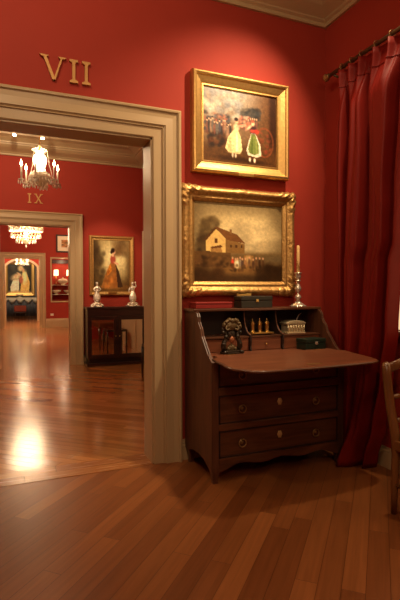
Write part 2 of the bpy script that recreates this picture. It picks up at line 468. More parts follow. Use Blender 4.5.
# room 3
R3 = 1.2
struct('floor.002', MB().box((LX-.2, D2, -.1), (R3+.2, D3+.1, 0)), M['floor2'])
struct('ceiling.002', MB().box((LX-.2, D2+.1, CZ), (R3+.2, D3+.1, CZ+.1)), M['ceil'])
NX0, NX1, NZ0, NZ1 = -1.175, .35, .87, 2.43
door_wall('wall_far', D3, LX-.2, 1.4, hole=(NX0, NX1, NZ0, NZ1))
struct('wall_right.002', MB().box((R3, D2+W3, 0), (R3+.2, D3, CZ)), M['red'])
struct('wall_left.002', MB().box((LX-.2, D2+W3, 0), (LX, D3, CZ)), M['red'])
casing('door_6', D3, XL_, XI, HI, thick=W3, w=.19)
struct('trim_4', room_loop(LX, R3, D2+W3, D3, CORN), M['trim'])
baseboard('baseboard_far', (XI+.19, D3), (R3, D3), .31, (0,-1))

# room 4: a screen wall with a segmental arch, and the end wall behind it
struct('floor.003', MB().box((LX-.2, D3+.1, -.1), (1.6, 22.6, 0)), M['floor2'])
struct('ceiling.003', MB().box((LX-.2, D3+.1, CZ), (1.6, 22.6, CZ+.1)), M['ceil'])
struct('wall_right.003', MB().box((1.4, D3+W3, 0), (1.6, 22.4, CZ)), M['red'])
struct('wall_left.003', MB().box((LX-.2, D3+W3, 0), (LX, 22.4, CZ)), M['red'])
AY = 17.5; AXL, AXR = -2.62, -1.42; ASP, ATOP = 2.27, 2.55
def arc(xl, xr, zs, zt, n=16):
    w = (xr-xl)/2; h = zt-zs; r = (w*w+h*h)/(2*h); cx = (xl+xr)/2; cz = zt-r
    a0 = math.asin(w/r)
    return [(cx+r*math.sin(-a0+2*a0*i/n), cz+r*math.cos(-a0+2*a0*i/n)) for i in range(n+1)]
poly = [(LX,0),(AXL,0)]+arc(AXL, AXR, ASP, ATOP)+[(AXR,0),(1.4,0),(1.4,CZ),(LX,CZ)]
struct('wall_arch', MB().prism(poly, AY, AY+.25), M['red'])
inn = [(AXL,0)]+arc(AXL, AXR, ASP, ATOP)+[(AXR,0)]
out = [(AXL-.10,0)]+arc(AXL-.10, AXR+.10, ASP+.03, ATOP+.09)+[(AXR+.10,0)]
vs = []; fs = []; n = len(inn)
for yy in (AY-.05, AY+.26):
    vs += [(p[0], yy, p[1]) for p in inn] + [(p[0], yy, p[1]) for p in out]
for i in range(n-1):
    fs += [(i, i+1, n+i+1, n+i), (2*n+i, 3*n+i, 3*n+i+1, 2*n+i+1), (i, 2*n+i, 2*n+i+1, i+1), (n+i, n+i+1, 3*n+i+1, 3*n+i)]
struct('door_7', MB().add(vs, fs), M['trim'])
struct('wall_rear', MB().box((LX-.2, 22.4, 0), (1.6, 22.6, CZ)), M['plinth'])
struct('trim_5', room_loop(LX, 1.4, D3+W3, AY, CORN), M['trim'])

# ------------------------------------------------------------------ numerals
def stem(x, h, t, s):          # serifed upright stroke
    return [(x-s,0),(x+s,0),(x+s,.012),(x+t,.022),(x+t,h-.022),(x+s,h-.012),(x+s,h),(x-s,h),(x-s,h-.012),(x-t,h-.022),(x-t,.022),(x-s,.012)]
def stroke(x0, z0, x1, z1, t):
    return [(x0-t,z0),(x0+t,z0),(x1+t,z1),(x1-t,z1)]
def serif(x, z, s, up):
    d = -.012 if up else .012
    return [(x-s,z),(x+s,z),(x+s*.5,z+d),(x-s*.5,z+d)]
def numeral(name, loc, letters, label, h):
    r = empty(name, loc, label, 'room number')
    for ch, x in letters:
        mb = MB(); a, b = -.022, -.001
        if ch == 'I': mb.prism(stem(x, h, .0095, .028), a, b)
        if ch == 'V':
            mb.prism(stroke(x-.058, h, x+.002, 0, .0105), a, b).prism(stroke(x+.055, h, x+.004, 0, .006), a-.001, b)
            mb.prism(serif(x-.060, h, .030, True), a-.002, b).prism(serif(x+.056, h, .027, True), a-.002, b)
        if ch == 'X':
            mb.prism(stroke(x-.045, h, x+.045, 0, .010), a, b).prism(stroke(x+.042, h, x-.042, 0, .008), a-.001, b)
            for sx in (-.045, .045): mb.prism(serif(x+sx, h, .026, True), a-.002, b).prism(serif(x+sx, 0, .026, False), a-.002, b)
        mb.build('numeral_letter', M['letter'], r)
    return r
numeral('room_number_sign', (-2.12, D1, 2.672), [('V', -.085), ('I', .045), ('I', .128)], 'gold Roman numeral VII on the red wall above the near doorway', .155)
numeral('room_number_sign', (-2.085, D2, 2.722), [('I', -.085), ('X', .055)], 'gold Roman numeral IX on the red wall above the second doorway', .155)

# ------------------------------------------------------------------ paintings
def painting(name, cx, y, z0, w, h, prof, pic, label, group=None, orn=None, nseg=2, fm='gilt', plaque=None, cm='canvas', liner=None):
    r = empty(name, (cx, y, z0), label, 'painting', group)
    frame_ring(w, h, prof, nseg, orn).build('frame', M[fm], r)
    d = prof[-1][0]
    pic.mesh('canvas', w-2*d+.012, h-2*d+.012, r, -.016, d-.006, M[cm])
    if plaque:
        px, pz, pw, ph, py = plaque
        o = MB().box((px-pw/2, -py-.006, pz), (px+pw/2, -py, pz+ph), .002).build('name_plaque', M['brass'], r)
    return r
# upper: country dancers
p = Pic(150, 130, (112, 88, 62))
p.grad(0, .6, (150, 142, 128), .95, rev=True)
p.grad(.45, .9, (84, 54, 30), .95, ax='u')
p.grad(.86, .93, (34, 16, 8), .8, ax='u')
p.dabs(120, 0, .5, .0, .38, [(178,170,154),(132,132,130),(196,184,160),(108,108,110),(140,116,90),(90,92,98)], .02, .06, .45, 11)  # cloudy grey backdrop, lightened in the paint to stand in for glare
p.dabs(90, .02, .36, .34, .62, [(52,52,60),(92,60,48),(66,66,74),(130,116,100),(40,34,32),(140,84,64)], .012, .032, .75, 12)
p.grad(.62, .85, (74, 46, 22), .9)
p.dabs(60, .05, .3, .6, .78, [(36,26,20),(60,34,22),(28,20,18),(90,52,30)], .015, .04, .6, 13)
p.dabs(80, .52, .76, .22, .45, [(44,46,48),(60,58,54),(34,30,28),(74,68,60)], .016, .04, .7, 14)
p.dabs(40, .46, .62, .34, .52, [(150,84,66),(176,120,96),(110,60,50),(200,166,140)], .012, .03, .7, 15)
for k in range(60):
    a = 2*PI*k/60; p.ell(.83+.12*math.cos(a), .66+.20*math.sin(a), .012, .012, (120, 60, 34), .6, .6)
p.dabs(40, .72, .93, .5, .8, [(110,60,34),(130,50,36),(84,44,24)], .012, .03, .4, 16)
rf = random.Random(77)
for k in range(14):                                    # the watching crowd
    uu = .05+.024*k+rf.uniform(-.008,.008); vv = .50+rf.uniform(-.05,.04)
    p.ell(uu, vv+.06, .016, .075, rf.choice([(58,56,66),(108,66,52),(84,78,72),(44,38,36),(136,104,80)]), .35, .9)
    p.ell(uu, vv-.03, .010, .016, (196,156,124), .35); p.ell(uu, vv-.045, .012, .010, rf.choice([(40,30,26),(150,70,54),(90,70,50)]), .4)
for k in range(7):
    uu = .55+.028*k; vv = .40+rf.uniform(-.03,.03)
    p.ell(uu, vv+.05, .014, .055, rf.choice([(70,66,66),(120,70,56),(96,80,62)]), .4, .8); p.ell(uu, vv-.02, .009, .014, (190,150,118), .4)
p.ell(.40, .93, .20, .035, (40, 22, 10), .5, .7); p.ell(.68, .95, .18, .03, (40, 22, 10), .5, .7)
p.poly([(.415,.52),(.455,.52),(.50,.62),(.52,.80),(.49,.855),(.34,.85),(.29,.80),(.33,.64)], (222, 202, 146), .95)   # cream bell skirt
p.poly([(.345,.66),(.375,.60),(.37,.845),(.325,.82)], (184,160,108), .7); p.poly([(.43,.56),(.455,.60),(.47,.84),(.435,.85)], (244,232,188), .7); p.ell(.41,.845,.085,.018,(196,172,120),.4,.7)
p.ell(.435, .50, .035, .055, (196, 176, 140), .3); p.ell(.445, .415, .022, .034, (206, 158, 120), .3); p.ell(.438, .39, .026, .026, (36, 22, 18), .3)
p.ell(.53, .46, .075, .018, (212, 150, 120), .4, .9, -.3); p.ell(.60, .44, .03, .03, (190, 90, 70), .4)
p.ell(.39, .88, .012, .035, (214, 190, 160), .4); p.ell(.43, .885, .012, .03, (214, 190, 160), .4)
p.poly([(.645,.55),(.70,.55),(.77,.70),(.785,.85),(.72,.88),(.60,.86),(.575,.80),(.61,.66)], (206, 198, 170), .95)     # white border
p.poly([(.645,.56),(.70,.56),(.745,.70),(.75,.82),(.69,.85),(.62,.83),(.60,.78),(.625,.66)], (96, 110, 48), .95)       # green apron
p.poly([(.645,.64),(.665,.58),(.665,.84),(.63,.82)], (70,84,34), .7); p.poly([(.70,.60),(.72,.66),(.725,.83),(.70,.84)], (128,140,72), .7)
p.ell(.672, .50, .045, .06, (60, 34, 34), .3); p.ell(.66, .52, .03, .02, (196, 64, 48), .4); p.ell(.715, .52, .035, .03, (170, 52, 40), .4)
p.ell(.665, .415, .023, .034, (216, 170, 134), .3); p.ell(.662, .385, .028, .022, (150, 80, 60), .4)
p.ell(.62, .47, .05, .016, (214, 170, 136), .4, .9, -.8); p.ell(.625, .92, .014, .03, (224, 206, 180), .4); p.ell(.69, .925, .016, .03, (224, 206, 180), .4)
p.grain(.10, 44, 9); p.grain(.08, 90, 10)
P1 = [(0,0),(0,.045),(.008,.062),(.020,.066),(.030,.060),(.036,.050),(.070,.034),(.084,.026),(.088,.030),(.096,.030),(.100,.020),(.102,.012)]
painting('gilt_framed_painting', -.811, D1, 2.155, .835, .755, P1, p, 'plain gilt framed painting of two dancing women, hung above the farmhouse painting', plaque=(.02, -.006, .135, .022, .066), cm='canvas_shiny')
# lower: farmhouse
p = Pic(160, 140, (150, 128, 84))
p.ell(.62, .40, .55, .45, (186, 166, 116), .6, .9); p.ell(.64, .46, .34, .22, (224, 202, 146), .8, .85)
p.grad(0, .25, (104, 88, 58), .75, rev=True); p.grad(0, .22, (92, 76, 48), .7, ax='u', rev=True); p.grad(.72, 1.0, (92, 76, 48), .75, ax='u')
p.dabs(40, .45, .95, .25, .6, [(196,176,126),(150,132,96),(176,152,104),(128,112,80)], .04, .10, .2, 21)
p.grad(.58, .66, (96, 74, 42), .95)
p.ell(.95, .70, .25, .05, (92, 78, 52), .6, .8)
p.grad(.66, 1.0, (56, 36, 17), .85); p.ell(.5, .84, .30, .06, (136, 98, 50), .6, .8)
p.dabs(50, .09, .26, .20, .42, [(70,54,30),(88,70,40),(54,40,22),(104,84,50)], .02, .05, .5, 22)
p.dabs(30, .02, .16, .42, .62, [(62,46,26),(80,62,36),(48,34,18)], .02, .05, .6, 23)
p.poly([(.13,0.615),(.13,0.465),(.235,0.335),(.345,0.455),(.345,0.635)], (204, 168, 98))
p.poly([(.345,0.455),(.345,0.635),(.555,0.635),(.555,0.515)], (120, 88, 46))
p.poly([(.225,0.320),(.245,0.310),(.47,0.395),(.57,0.510),(.36,0.470)], (104, 66, 34)); p.poly([(.10,0.485),(.225,0.320),(.245,0.330),(.13,0.490)], (76, 48, 24))
p.poly([(.385,0.390),(.385,0.335),(.41,0.335),(.41,0.400)], (120, 84, 46))
p.poly([(.225,0.515),(.225,0.455),(.255,0.455),(.255,0.515)], (84, 52, 24)); p.poly([(.18,0.635),(.18,0.575),(.29,0.555),(.31,0.635)], (150, 112, 60)); p.poly([(.18,0.565),(.29,0.535),(.31,0.565),(.19,0.585)], (92, 58, 28))
for uu in (.39, .45, .51): p.poly([(uu,0.565),(uu,0.525),(uu+.022,0.528),(uu+.022,0.568)], (70, 44, 22))
p.poly([(.0,.82),(.0,.62),(.40,.63),(.40,.80)], (86, 58, 28), .8)
p.dabs(40, .03, .38, .68, .82, [(60,40,20),(108,76,40),(44,28,14),(80,54,30)], .012, .035, .6, 24)
p.poly([(.55,.80),(.55,.66),(.66,.66),(.66,.80)], (140, 100, 50), .8); p.ell(.60, .71, .03, .05, (190, 160, 104), .5, .8)
fig = random.Random(25)
for uu, c in ((.42,(170,52,34)),(.455,(190,160,120)),(.475,(216,196,150)),(.505,(110,96,76)),(.53,(60,44,36)),(.565,(120,84,52)),(.61,(84,60,40)),(.655,(60,40,26)),(.69,(76,52,30)),(.73,(44,28,16)),(.77,(60,40,22))):
    v = .765+fig.uniform(-.014,.012)
    p.ell(uu, v, .016, .055, [min(255, q*1.25) for q in c], .4); p.ell(uu, v-.066, .010, .015, (190,144,104), .4)
p.dabs(40, .40, .85, .78, .86, [(44,28,14),(64,42,22),(90,62,34)], .01, .028, .6, 26)
p.dabs(40, .7, 1, .82, 1, [(36,22,10),(50,32,14)], .03, .08, .5, 27); p.dabs(25, 0, .3, .86, 1, [(40,26,12),(60,38,18)], .03, .08, .5, 28)
p.grain(.06, 40, 9); p.grain(.05, 90, 10)
def ornate(t, side, d, k):
    e = min(t, 1-t)*side                       # distance from the corner
    c = min(1, math.exp(-(max(0, e-.07)/.075)**2)) + .35*math.exp(-((min(abs(t-.5), 1)*side)/.07)**2)
    body = math.sin(PI*min(1, max(0, (d-.004)/.066)))
    q = t*side if t < .5 else (1-t)*side      # mirrored about the middle of each side
    scr = math.sin(q*88)*math.cos(d*120+.6) + .6*math.sin(q*200+d*230) + .5*math.cos(q*150-d*300)
    dp = body*(.0006*scr + .0085*c*scr + .012*c)
    di = ((.006+.010*math.sin(q*62+.7)*math.sin(q*62+.7))*c) if d < .03 else 0
    return dp, di
P2 = [(0,0),(0,.030),(.010,.045),(.022,.058),(.034,.062),(.046,.058),(.056,.048),(.066,.040),(.074,.036),(.080,.040),(.090,.038),(.096,.030),(.106,.024),(.112,.016)]
painting('gilt_framed_painting', -.822, D1, 1.228, .985, .825, P2, p, 'carved gilt framed painting of a farmhouse, hung directly above the writing desk', orn=ornate, nseg=110, fm='giltd', plaque=(.02, -.018, .125, .042, .05), cm='canvas')

# portrait in room 2
p = Pic(80, 105, (112, 92, 52))
p.ell(.58, .34, .40, .36, (226, 214, 158), .75, .98); p.grad(.0, .22, (66, 48, 26), .9, ax='u', rev=True); p.grad(.82, 1, (84, 62, 34), .8, ax='u')
p.grad(.62, 1, (70, 46, 22), .85); p.dabs(40, .55, 1, .0, .25, [(110,84,50),(84,62,36),(150,128,84)], .05, .12, .4, 31); p.dabs(25, .0, .3, .1, .9, [(50,36,20),(66,50,28)], .04, .1, .5, 32)
p.ell(.55, .93, .4, .05, (130, 92, 46), .6, .7)
p.poly([(.47,.42),(.58,.42),(.70,.62),(.78,.92),(.40,.955),(.20,.93),(.33,.66)], (138, 92, 46)); p.poly([(.60,.46),(.70,.62),(.80,.92),(.66,.93),(.62,.62)], (58, 38, 26))
p.poly([(.42,.50),(.47,.46),(.50,.60),(.38,.70),(.36,.62)], (190, 118, 40)); p.dabs(24, .3, .62, .6, .92, [(176,108,44),(128,70,26),(196,130,60)], .02, .06, .45, 33)
p.ell(.53, .375, .075, .085, (150, 70, 54), .25); p.ell(.62, .45, .07, .02, (214, 160, 124), .4, 1, .3); p.ell(.53, .29, .03, .035, (220, 172, 136), .3); p.ell(.555, .225, .042, .048, (222, 170, 132), .25); p.ell(.53, .20, .055, .045, (40, 22, 16), .3); p.ell(.49, .235, .03, .03, (40, 22, 16), .3)
p.grain(.08, 30, 4)
P3 = [(0,0),(0,.035),(.012,.05),(.03,.05),(.045,.04),(.06,.03),(.07,.032),(.078,.02),(.08,.012)]
painting('gilt_framed_portrait', -.815, D2, 1.185, .79, 1.045, P3, p, 'gilt framed portrait of a woman in an orange gown above the dark mirrored cabinet', fm='giltd', plaque=(.0, .012, .15, .05, .05))

# small print in room 3
p = Pic(40, 50, (150, 112, 66))
p.dabs(90, 0, 1, 0, 1, [(120,84,48),(176,140,92),(96,64,40),(160,100,60),(84,70,52)], .05, .14, .6, 41)
r = painting('framed_print', -.55, D3, 2.60, .86, .62, [(0,0),(0,.03),(.05,.03),(.05,.02),(.175,.02),(.175,.012)], p, 'small dark framed print with a pale mount on the far red wall', fm='ebony')
frame_ring(.76, .52, [(0,0),(0,.0225),(.128,.0225),(.128,.0)]).build('mount', M['mat'], r, loc=(0,0,.05))

# big picture at the very end
p = Pic(70, 90, (46, 40, 30))
p.ell(.3, .2, .3, .3, (62, 60, 52), .7, .8)
p.dabs(40, 0, 1, 0, 1, [(40,34,26),(60,50,36),(30,26,22)], .06, .16, .5, 51)
p.poly([(.22,.55),(.48,.52),(.46,.98),(.12,.98),(.10,.80)], (212, 200, 170)); p.ell(.36, .44, .22, .11, (200, 172, 128), .4, 1, -.3); p.ell(.55, .14, .12, .10, (214, 180, 126), .4); p.ell(.34, .40, .06, .05, (206,160,120), .3)
p.poly([(.64,.22),(.80,.28),(.94,.62),(.90,.98),(.52,.98),(.58,.55)], (206, 160, 84)); p.ell(.72, .45, .10, .22, (230, 206, 150), .5); p.ell(.66, .2, .06, .06, (196,150,110), .3); p.ell(.56, .55, .08, .12, (160, 82, 60), .4); p.ell(.48, .34, .1, .03, (206,160,120), .4, 1, .5)
p.ell(.5, .98, .5, .06, (190, 150, 96), .5, .9); p.grain(.1, 24, 6)
painting('large_gilt_painting', -2.0, 22.4, 1.0, 1.46, 1.80, [(0,0),(0,.06),(.03,.09),(.12,.07),(.17,.05),(.18,.012)], p, 'large painting of robed figures hung on the end wall beyond the arch', fm='gilt')

# ------------------------------------------------------------------ writing desk
DX0, DX1, DF, DB = -1.285, -.228, -.52, -.025
desk = empty('writing_desk', ((DX0+DX1)/2, -.27, 0), 'mahogany fall-front writing desk with its flap open, against the red wall', 'desk')
B = lambda mb, n, m, bev=.0, par=None: mb.build(n, M[m], par or desk, world=True, bev=bev)
slant = [(-.235,1.118),(-.262,1.108),(-.280,1.085),(-.288,1.05),(-.305,1.025),(-.330,1.005),(-.338,.985),(-.350,.955),(-.452,.846)]
side = [(DB,.10),(DB,1.118)]+slant+[(DF,.80),(DF,.10),(-.49,.085),(-.44,.10),(-.38,.125),(-.28,.135),(-.17,.125),(-.09,.10),(-.06,.085)]
for x in (DX0, DX1-.022):
    sp = B(MB().prism(side, x, x+.022, 'x'), 'side_panel', 'mahogv')
    MB().tube([(x+.011, y-.002, z+.002) for y, z in slant], .003, 6).build('edge_moulding', M['matt'], sp, world=True)
B(MB().prism([(DX0-.012,DB),(DX1+.012,DB),(DX1+.012,-.238),(DX0-.012,-.238)], 1.118, 1.138, 'z'), 'top', 'mahog', .005)
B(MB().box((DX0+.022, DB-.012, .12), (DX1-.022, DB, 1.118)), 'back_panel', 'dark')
B(MB().box((DX0+.022, -.47, .806), (DX1-.022, DB-.012, .826)), 'writing_bed', 'mahogl')
# fall flap
fb, ff = -.452, -.905
outl = [(DX0+.048, fb),(DX0+.046,-.505),(DX0+.036,-.528),(DX0-.002,-.550),(DX0-.006,-.66),(DX0-.002,-.70),(DX0-.008,-.75),(DX0-.006,-.800),(DX0+.006,-.850),(DX0+.040,-.878),(DX0+.080,-.925),(DX0+.140,-.950)]
outl += [(DX0+.14+(DX1-DX0-.23)*i/12, -.950-.008*math.sin(PI*i/12)+.025*i/12) for i in range(1,12)]
outl += [(DX0+DX1-x-.018, y) for x, y in ((DX0+.09,-.925),(DX0+.05,-.915),(DX0+.012,-.895),(DX0-.002,-.86),(DX0-.006,-.80),(DX0-.006,-.75),(DX0-.002,-.70),(DX0-.004,-.66),(DX0-.002,-.55),(DX0+.036,-.528),(DX0+.046,-.505),(DX0+.048,fb))]
fz = lambda y: .838+(y-fb)*.060          # droops a little towards the front
vs = [(x, y, fz(y)) for x, y in outl]+[(x, y, fz(y)-.02) for x, y in outl]; n = len(outl)
fs = [tuple(range(n)), tuple(reversed(range(n,2*n)))]+[(i,(i+1)%n,(i+1)%n+n,i+n) for i in range(n)]
flap = B(MB().add(vs, fs), 'fall_flap', 'mahogl', .004)
MB().tube([(x, y-.001, fz(y)-.010) for x, y in outl[:len(outl)]], .0085, 8).build('flap_moulding', M['mahog'], flap, world=True)
MB().box((-.80, -.895, fz(-.89)+.0), (-.70, -.865, fz(-.865)+.0015)).build('lock_plate', M['bronze'], flap, world=True)
for hx in (-1.12, -.42): MB().box((hx-.03, -.475, fz(-.475)), (hx+.03, -.455, fz(-.455)+.0015)).build('hinge', M['brass'], flap, world=True)
# frame: stiles, rails
for x in (DX0, DX1-.05): B(MB().box((x+.0005, DF-.002, .10), (x+.0495, -.485, .80)), 'stile', 'mahogv', .003)
for z0, z1 in ((.345,.390),(.578,.632),(.785,.806)): B(MB().box((DX0+.05, DF-.004, z0), (DX1-.05, -.48, z1)), 'rail', 'mahog', .004)
xs = [DX0+.05+(DX1-DX0-.10)*i/40 for i in range(41)]
def scal(x):
    t = abs((x-(DX0+DX1)/2)/((DX1-DX0)/2-.05))
    return .112+.011*math.cos(t*PI*3.0)*(1-.3*t)-.030*max(0, t-.72)/.28
ap = [(DX0+.05,.165)]+[(x, scal(x)) for x in xs]+[(DX1-.05,.165)]
B(MB().prism(ap, DF-.006, -.49), 'apron', 'mahog', .003)
# drawers
for z0, z1 in ((.635,.783),(.393,.575),(.168,.342)):
    dr = B(MB().box((DX0+.053, DF+.006, z0), (DX1-.053, -.20, z1), .004), 'drawer', 'mahog')
    cz = (z0+z1)/2
    mb = MB()   # cock bead
    x0, x1 = DX0+.054, DX1-.054
    for a, b in (((x0,DF-.002,z0),(x1,DF+.008,z0+.006)),((x0,DF-.002,z1-.006),(x1,DF+.008,z1)),((x0,DF-.002,z0),(x0+.006,DF+.008,z1)),((x1-.006,DF-.002,z0),(x1,DF+.008,z1))): mb.box(a, b)
    mb.build('cock_bead', M['dark'], dr, world=True)
    for hx in (-1.064, -.476):
        RM = Matrix.Translation((hx, DF+.005, cz)) @ Matrix.Rotation(PI/2, 4, 'X')
        mb = MB().lathe([(.013,0),(.013,.002),(.010,.004),(.009,.010),(.005,.013)], n=24, M=RM)
        mb.tube([(hx+.026*math.cos(a), DF-.009, cz-.004+.026*math.sin(a)) for a in [2*PI*i/24 for i in range(24)]], .0040, 8, closed=True)
        mb.build('ring_handle', M['bronze'], dr, world=True)
    RM = Matrix.Translation((-.77, DF+.005, cz+.018)) @ Matrix.Rotation(PI/2, 4, 'X') @ Matrix.Diagonal((.68, .95, 1, 1))
    MB().lathe([(.027,0),(.027,.003),(.020,.006),(.010,.004),(.006,.008)], n=20, M=RM, lobes=6, amp=.10).build('escutcheon', M['plate_brass'], dr, world=True)
# legs
def leg(x, y, back):
    mb = MB()
    secs = [(.12,.030),(.085,.028),(.06,.024),(.03,.019),(.010,.018),(0,.020)]
    vs = []; fs = []
    for z, r in secs: vs += [(x-r,y-r,z),(x+r,y-r,z),(x+r,y+r,z),(x-r,y+r,z)]
    for i in range(len(secs)-1):
        for k in range(4): fs.append((i*4+k, i*4+(k+1)%4, (i+1)*4+(k+1)%4, (i+1)*4+k))
    fs += [(0,1,2,3), tuple(reversed(range(20,24)))]
    B(mb.add(vs, fs), 'leg', 'mahogv', .004)
for x in (DX0+.031, DX1-.031):
    leg(x, -.493, 0); leg(x, -.065, 1)
# gallery of small drawers, shelf and shaped dividers
div = [(DB-.014,.827),(DB-.014,1.116),(-.170,1.116),(-.172,1.08),(-.180,1.04),(-.196,1.00),(-.222,.965),(-.255,.948),(-.282,.940),(-.286,.90),(-.278,.86),(-.286,.827)]
for x in (-.866, -.592):
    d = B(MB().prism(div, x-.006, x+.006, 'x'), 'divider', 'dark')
    MB().tube([(x, y-.002, z) for y, z in div[2:9]], .0036, 6).build('divider_edge', M['lit_edge'], d, world=True)  # paler tube: light catching the divider front is put into its colour
segs = ((DX0+.023,-.8725),(-.8595,-.5985),(-.5855,DX1-.023))
for a, b in segs:
    B(MB().box((a, -.268, .922), (b, DB-.014, .934)), 'shelf', 'mahog', .002)
    dr = B(MB().box((a+.003, -.262, .829), (b-.003, -.06, .920), .003), 'small_drawer', 'mahogl')
    MB().ball(((a+b)/2, -.270, .872), .0075).build('knob', M['brass'], dr, world=True)

# ------------------------------------------------------------------ things on the desk
def casebox(name, loc, w, d, h, m, label, rz=0, clasp='brass', lid=.62, mtop=None):
    r = empty(name, loc, label, 'box', rz=rz)
    MB().box((-w/2,-d/2,0),(w/2,d/2,h*lid-.001),.004).build('body', M[m], r)
    MB().box((-w/2-.002,-d/2-.002,h*lid),(w/2+.002,d/2+.002,h),.006).build('lid', M[mtop or m], r)
    mb = MB().box((-.012,-d/2-.006,h*lid-.012),(.012,-d/2-.0002,h*lid+.010),.002); mb.ball((0,-d/2-.007,h*lid-.002),.004)
    mb.build('clasp', M[clasp], r)
    return r
casebox('leather_box', (-.776, -.15, 1.138), .265, .125, .088, 'black', 'dark box with small clasp on top of the desk, below the farmhouse painting')
casebox('leather_box', (-.392, -.350, .8275), .190, .115, .080, 'green', 'dark green box with pale clasp inside the open desk, right', rz=math.radians(6), clasp='silver')
r = empty('red_case', (-1.115, -.125, 1.138), 'flat red case lying at the left end of the desk top', 'case')
MB().box((-.145,-.06,0),(.145,.06,.030),.004).build('body', M['redcase'], r); MB().box((-.147,-.062,.031),(.147,.062,.046),.004).build('lid', M['redcase'], r)

# candlestick and candle
cs = empty('candlestick', (-.375, -.155, 1.138), 'silver candlestick at the right end of the desk top', 'candlestick')
MB().lathe([(.058,0),(.062,.004),(.058,.010),(.046,.016),(.034,.026),(.026,.030),(.022,.040)], n=32, lobes=8, amp=.10).build('base', M['silver'], cs)
MB().lathe([(.022,.040),(.013,.050),(.020,.062),(.027,.074),(.020,.088),(.010,.100),(.009,.112),(.017,.122),(.024,.134),(.026,.146),(.017,.166),(.011,.184),(.013,.196),(.022,.206),(.012,.214)], n=24).build('stem', M['silver'], cs)
MB().lathe([(.012,.214),(.021,.224),(.024,.240),(.022,.258),(.030,.266),(.029,.270),(.013,.268)], n=24).build('candle_socket', M['silver'], cs)
ca = empty('candle', (-.375, -.155, 1.138+.268), 'tall plain unlit candle standing in the silver candlestick', 'candle')
MB().lathe([(.0125,0),(.0125,.10),(.0115,.205),(.009,.214),(.003,.217)], n=16).build('wax', M['wax'], ca)
MB().tube([(0,0,.215),(.001,0,.224),(.003,0,.229)], .0012, 6).build('wick', M['black'], ca)

# inkstand: tray with three gilt pots
tr = empty('inkstand_tray', (-.735, -.165, .9348), 'gilt tray under three small gilt pots in the middle of the desk interior', 'tray')
MB().prism([(-.105,-.05),(-.085,-.075),(.085,-.075),(.105,-.05),(.105,.04),(-.105,.04)], .008, .020, 'z').build('tray', M['brass'], tr, bev=.004)
for sx in (-.08, .08):
    for sy in (-.05, .025): MB().ball((sx, sy, .0055), .0055).build('foot', M['brass'], tr)
ink = None
for k, (x, lab) in enumerate(((-.803,'left'),(-.740,'middle'),(-.677,'right'))):
    lbl = {'left':'small gilt pot on the desk tray, leftmost of the three','middle':'small gilt pot on the desk tray, middle one of the three','right':'small gilt pot on the desk tray, nearest the silver casket'}[lab]
    if ink is None:
        ink = empty('ink_pot', (x, -.185, .9552), lbl, 'pot', 'gilt pots on the desk tray')
        MB().lathe([(.019,0),(.021,.004),(.016,.009),(.016,.012),(.017,.040),(.016,.058),(.021,.064),(.021,.068),(.014,.070)], n=20).build('body', M['brass'], ink)
        MB().lathe([(.017,.070),(.015,.078),(.006,.083),(.003,.088),(.004,.092),(.0015,.104)], n=16).build('lid', M['brass'], ink)
    else: dup(ink, (x, -.185, .9552), label=lbl)

# silver casket
ck = empty('silver_casket', (-.440, -.175, .9348), 'oblong silver casket on the right shelf of the desk interior', 'casket')
mb = MB()
for z0, z1, e in ((0,.008,.008),(.008,.016,.003),(.016,.064,-.002),(.064,.072,.005)): mb.box((-.078-e,-.048-e,z0),(.078+e,.048+e,z1),.003)
for i in range(7): mb.tube([(-.072+.024*i,-.051,.017),(-.072+.024*i,-.053,.040),(-.072+.024*i,-.051,.063)], .005, 6)
mb.build('body', M['silverd'], ck)
MB().prism([(-.086,.073),(.086,.073),(.088,.080),(.066,.092),(.030,.099),(-.030,.099),(-.066,.092),(-.088,.080)], -.056, .056).build('lid', M['silverd'], ck, bev=.005)
for sx in (-.070,.070):
    MB().ball((sx,-.050,.004), .009, (1,1,.45)).build('foot', M['silverd'], ck)
qp = tag(MB().tube([(-.352,-.098,.9355),(-.348,-.090,1.00),(-.338,-.082,1.035),(-.315,-.078,1.068),(-.288,-.076,1.084)], [.0015,.003,.0045,.004,.0015], 8, sq=(1,.5)).build('lit_edge_strip', M['waxw']), 'thin pale curved quill standing in for a lit edge behind the silver casket', 'strip')  # added strip: a lit curved edge imitated by a pale colour

# carved stand at the left of the desk interior
ws = empty('carved_stand', (-1.065, -.36, .8275), 'dark carved ornamental stand at the left of the desk interior', 'ornament')
mb = MB().box((-.068,-.045,0),(.068,.045,.014),.003).box((-.060,-.040,.014),(.060,.040,.026),.003)
for sx in (-.066,.066): mb.ball((sx,-.04,.0135),.013); mb.ball((sx*.8,-.046,.020),.010)
mb.build('base', M['carved'], ws)
for s in (-1, 1):
    mb = MB().tube([(s*.052,0,.022),(s*.064,-.006,.05),(s*.058,-.010,.085),(s*.040,-.006,.115),(s*.046,-.004,.145),(s*.062,0,.165),(s*.070,0,.185)], [.016,.020,.017,.012,.013,.012,.008], 10)
    mb.ball((s*.062,-.012,.070), .017).ball((s*.044,-.012,.120), .015).ball((s*.066,-.008,.150), .012)
    mb.build('carved_figure', M['carved'], ws)
mb = MB().ball((0,0,.195), .042, (1.25,.5,.8))
rr = random.Random(4)
for i in range(22):
    a = PI*i/21; mb.ball((.062*math.cos(a), -.006+rr.uniform(-.01,.006), .190+.045*math.sin(a)+rr.uniform(-.006,.006)), rr.uniform(.010,.017))
for s in (-1,1): mb.tube([(s*.02,-.016,.175),(s*.04,-.02,.165),(s*.05,-.016,.18),(s*.04,-.012,.20)], .008, 8)
mb.build('crest', M['crest'], ws)
MB().lathe([(.026,-.008),(.030,-.004),(.030,.004),(.024,.008)], n=24, M=Matrix.Translation((0,-.005,.135)) @ Matrix.Rotation(PI/2,4,'X')).build('medallion', M['carved'], ws)
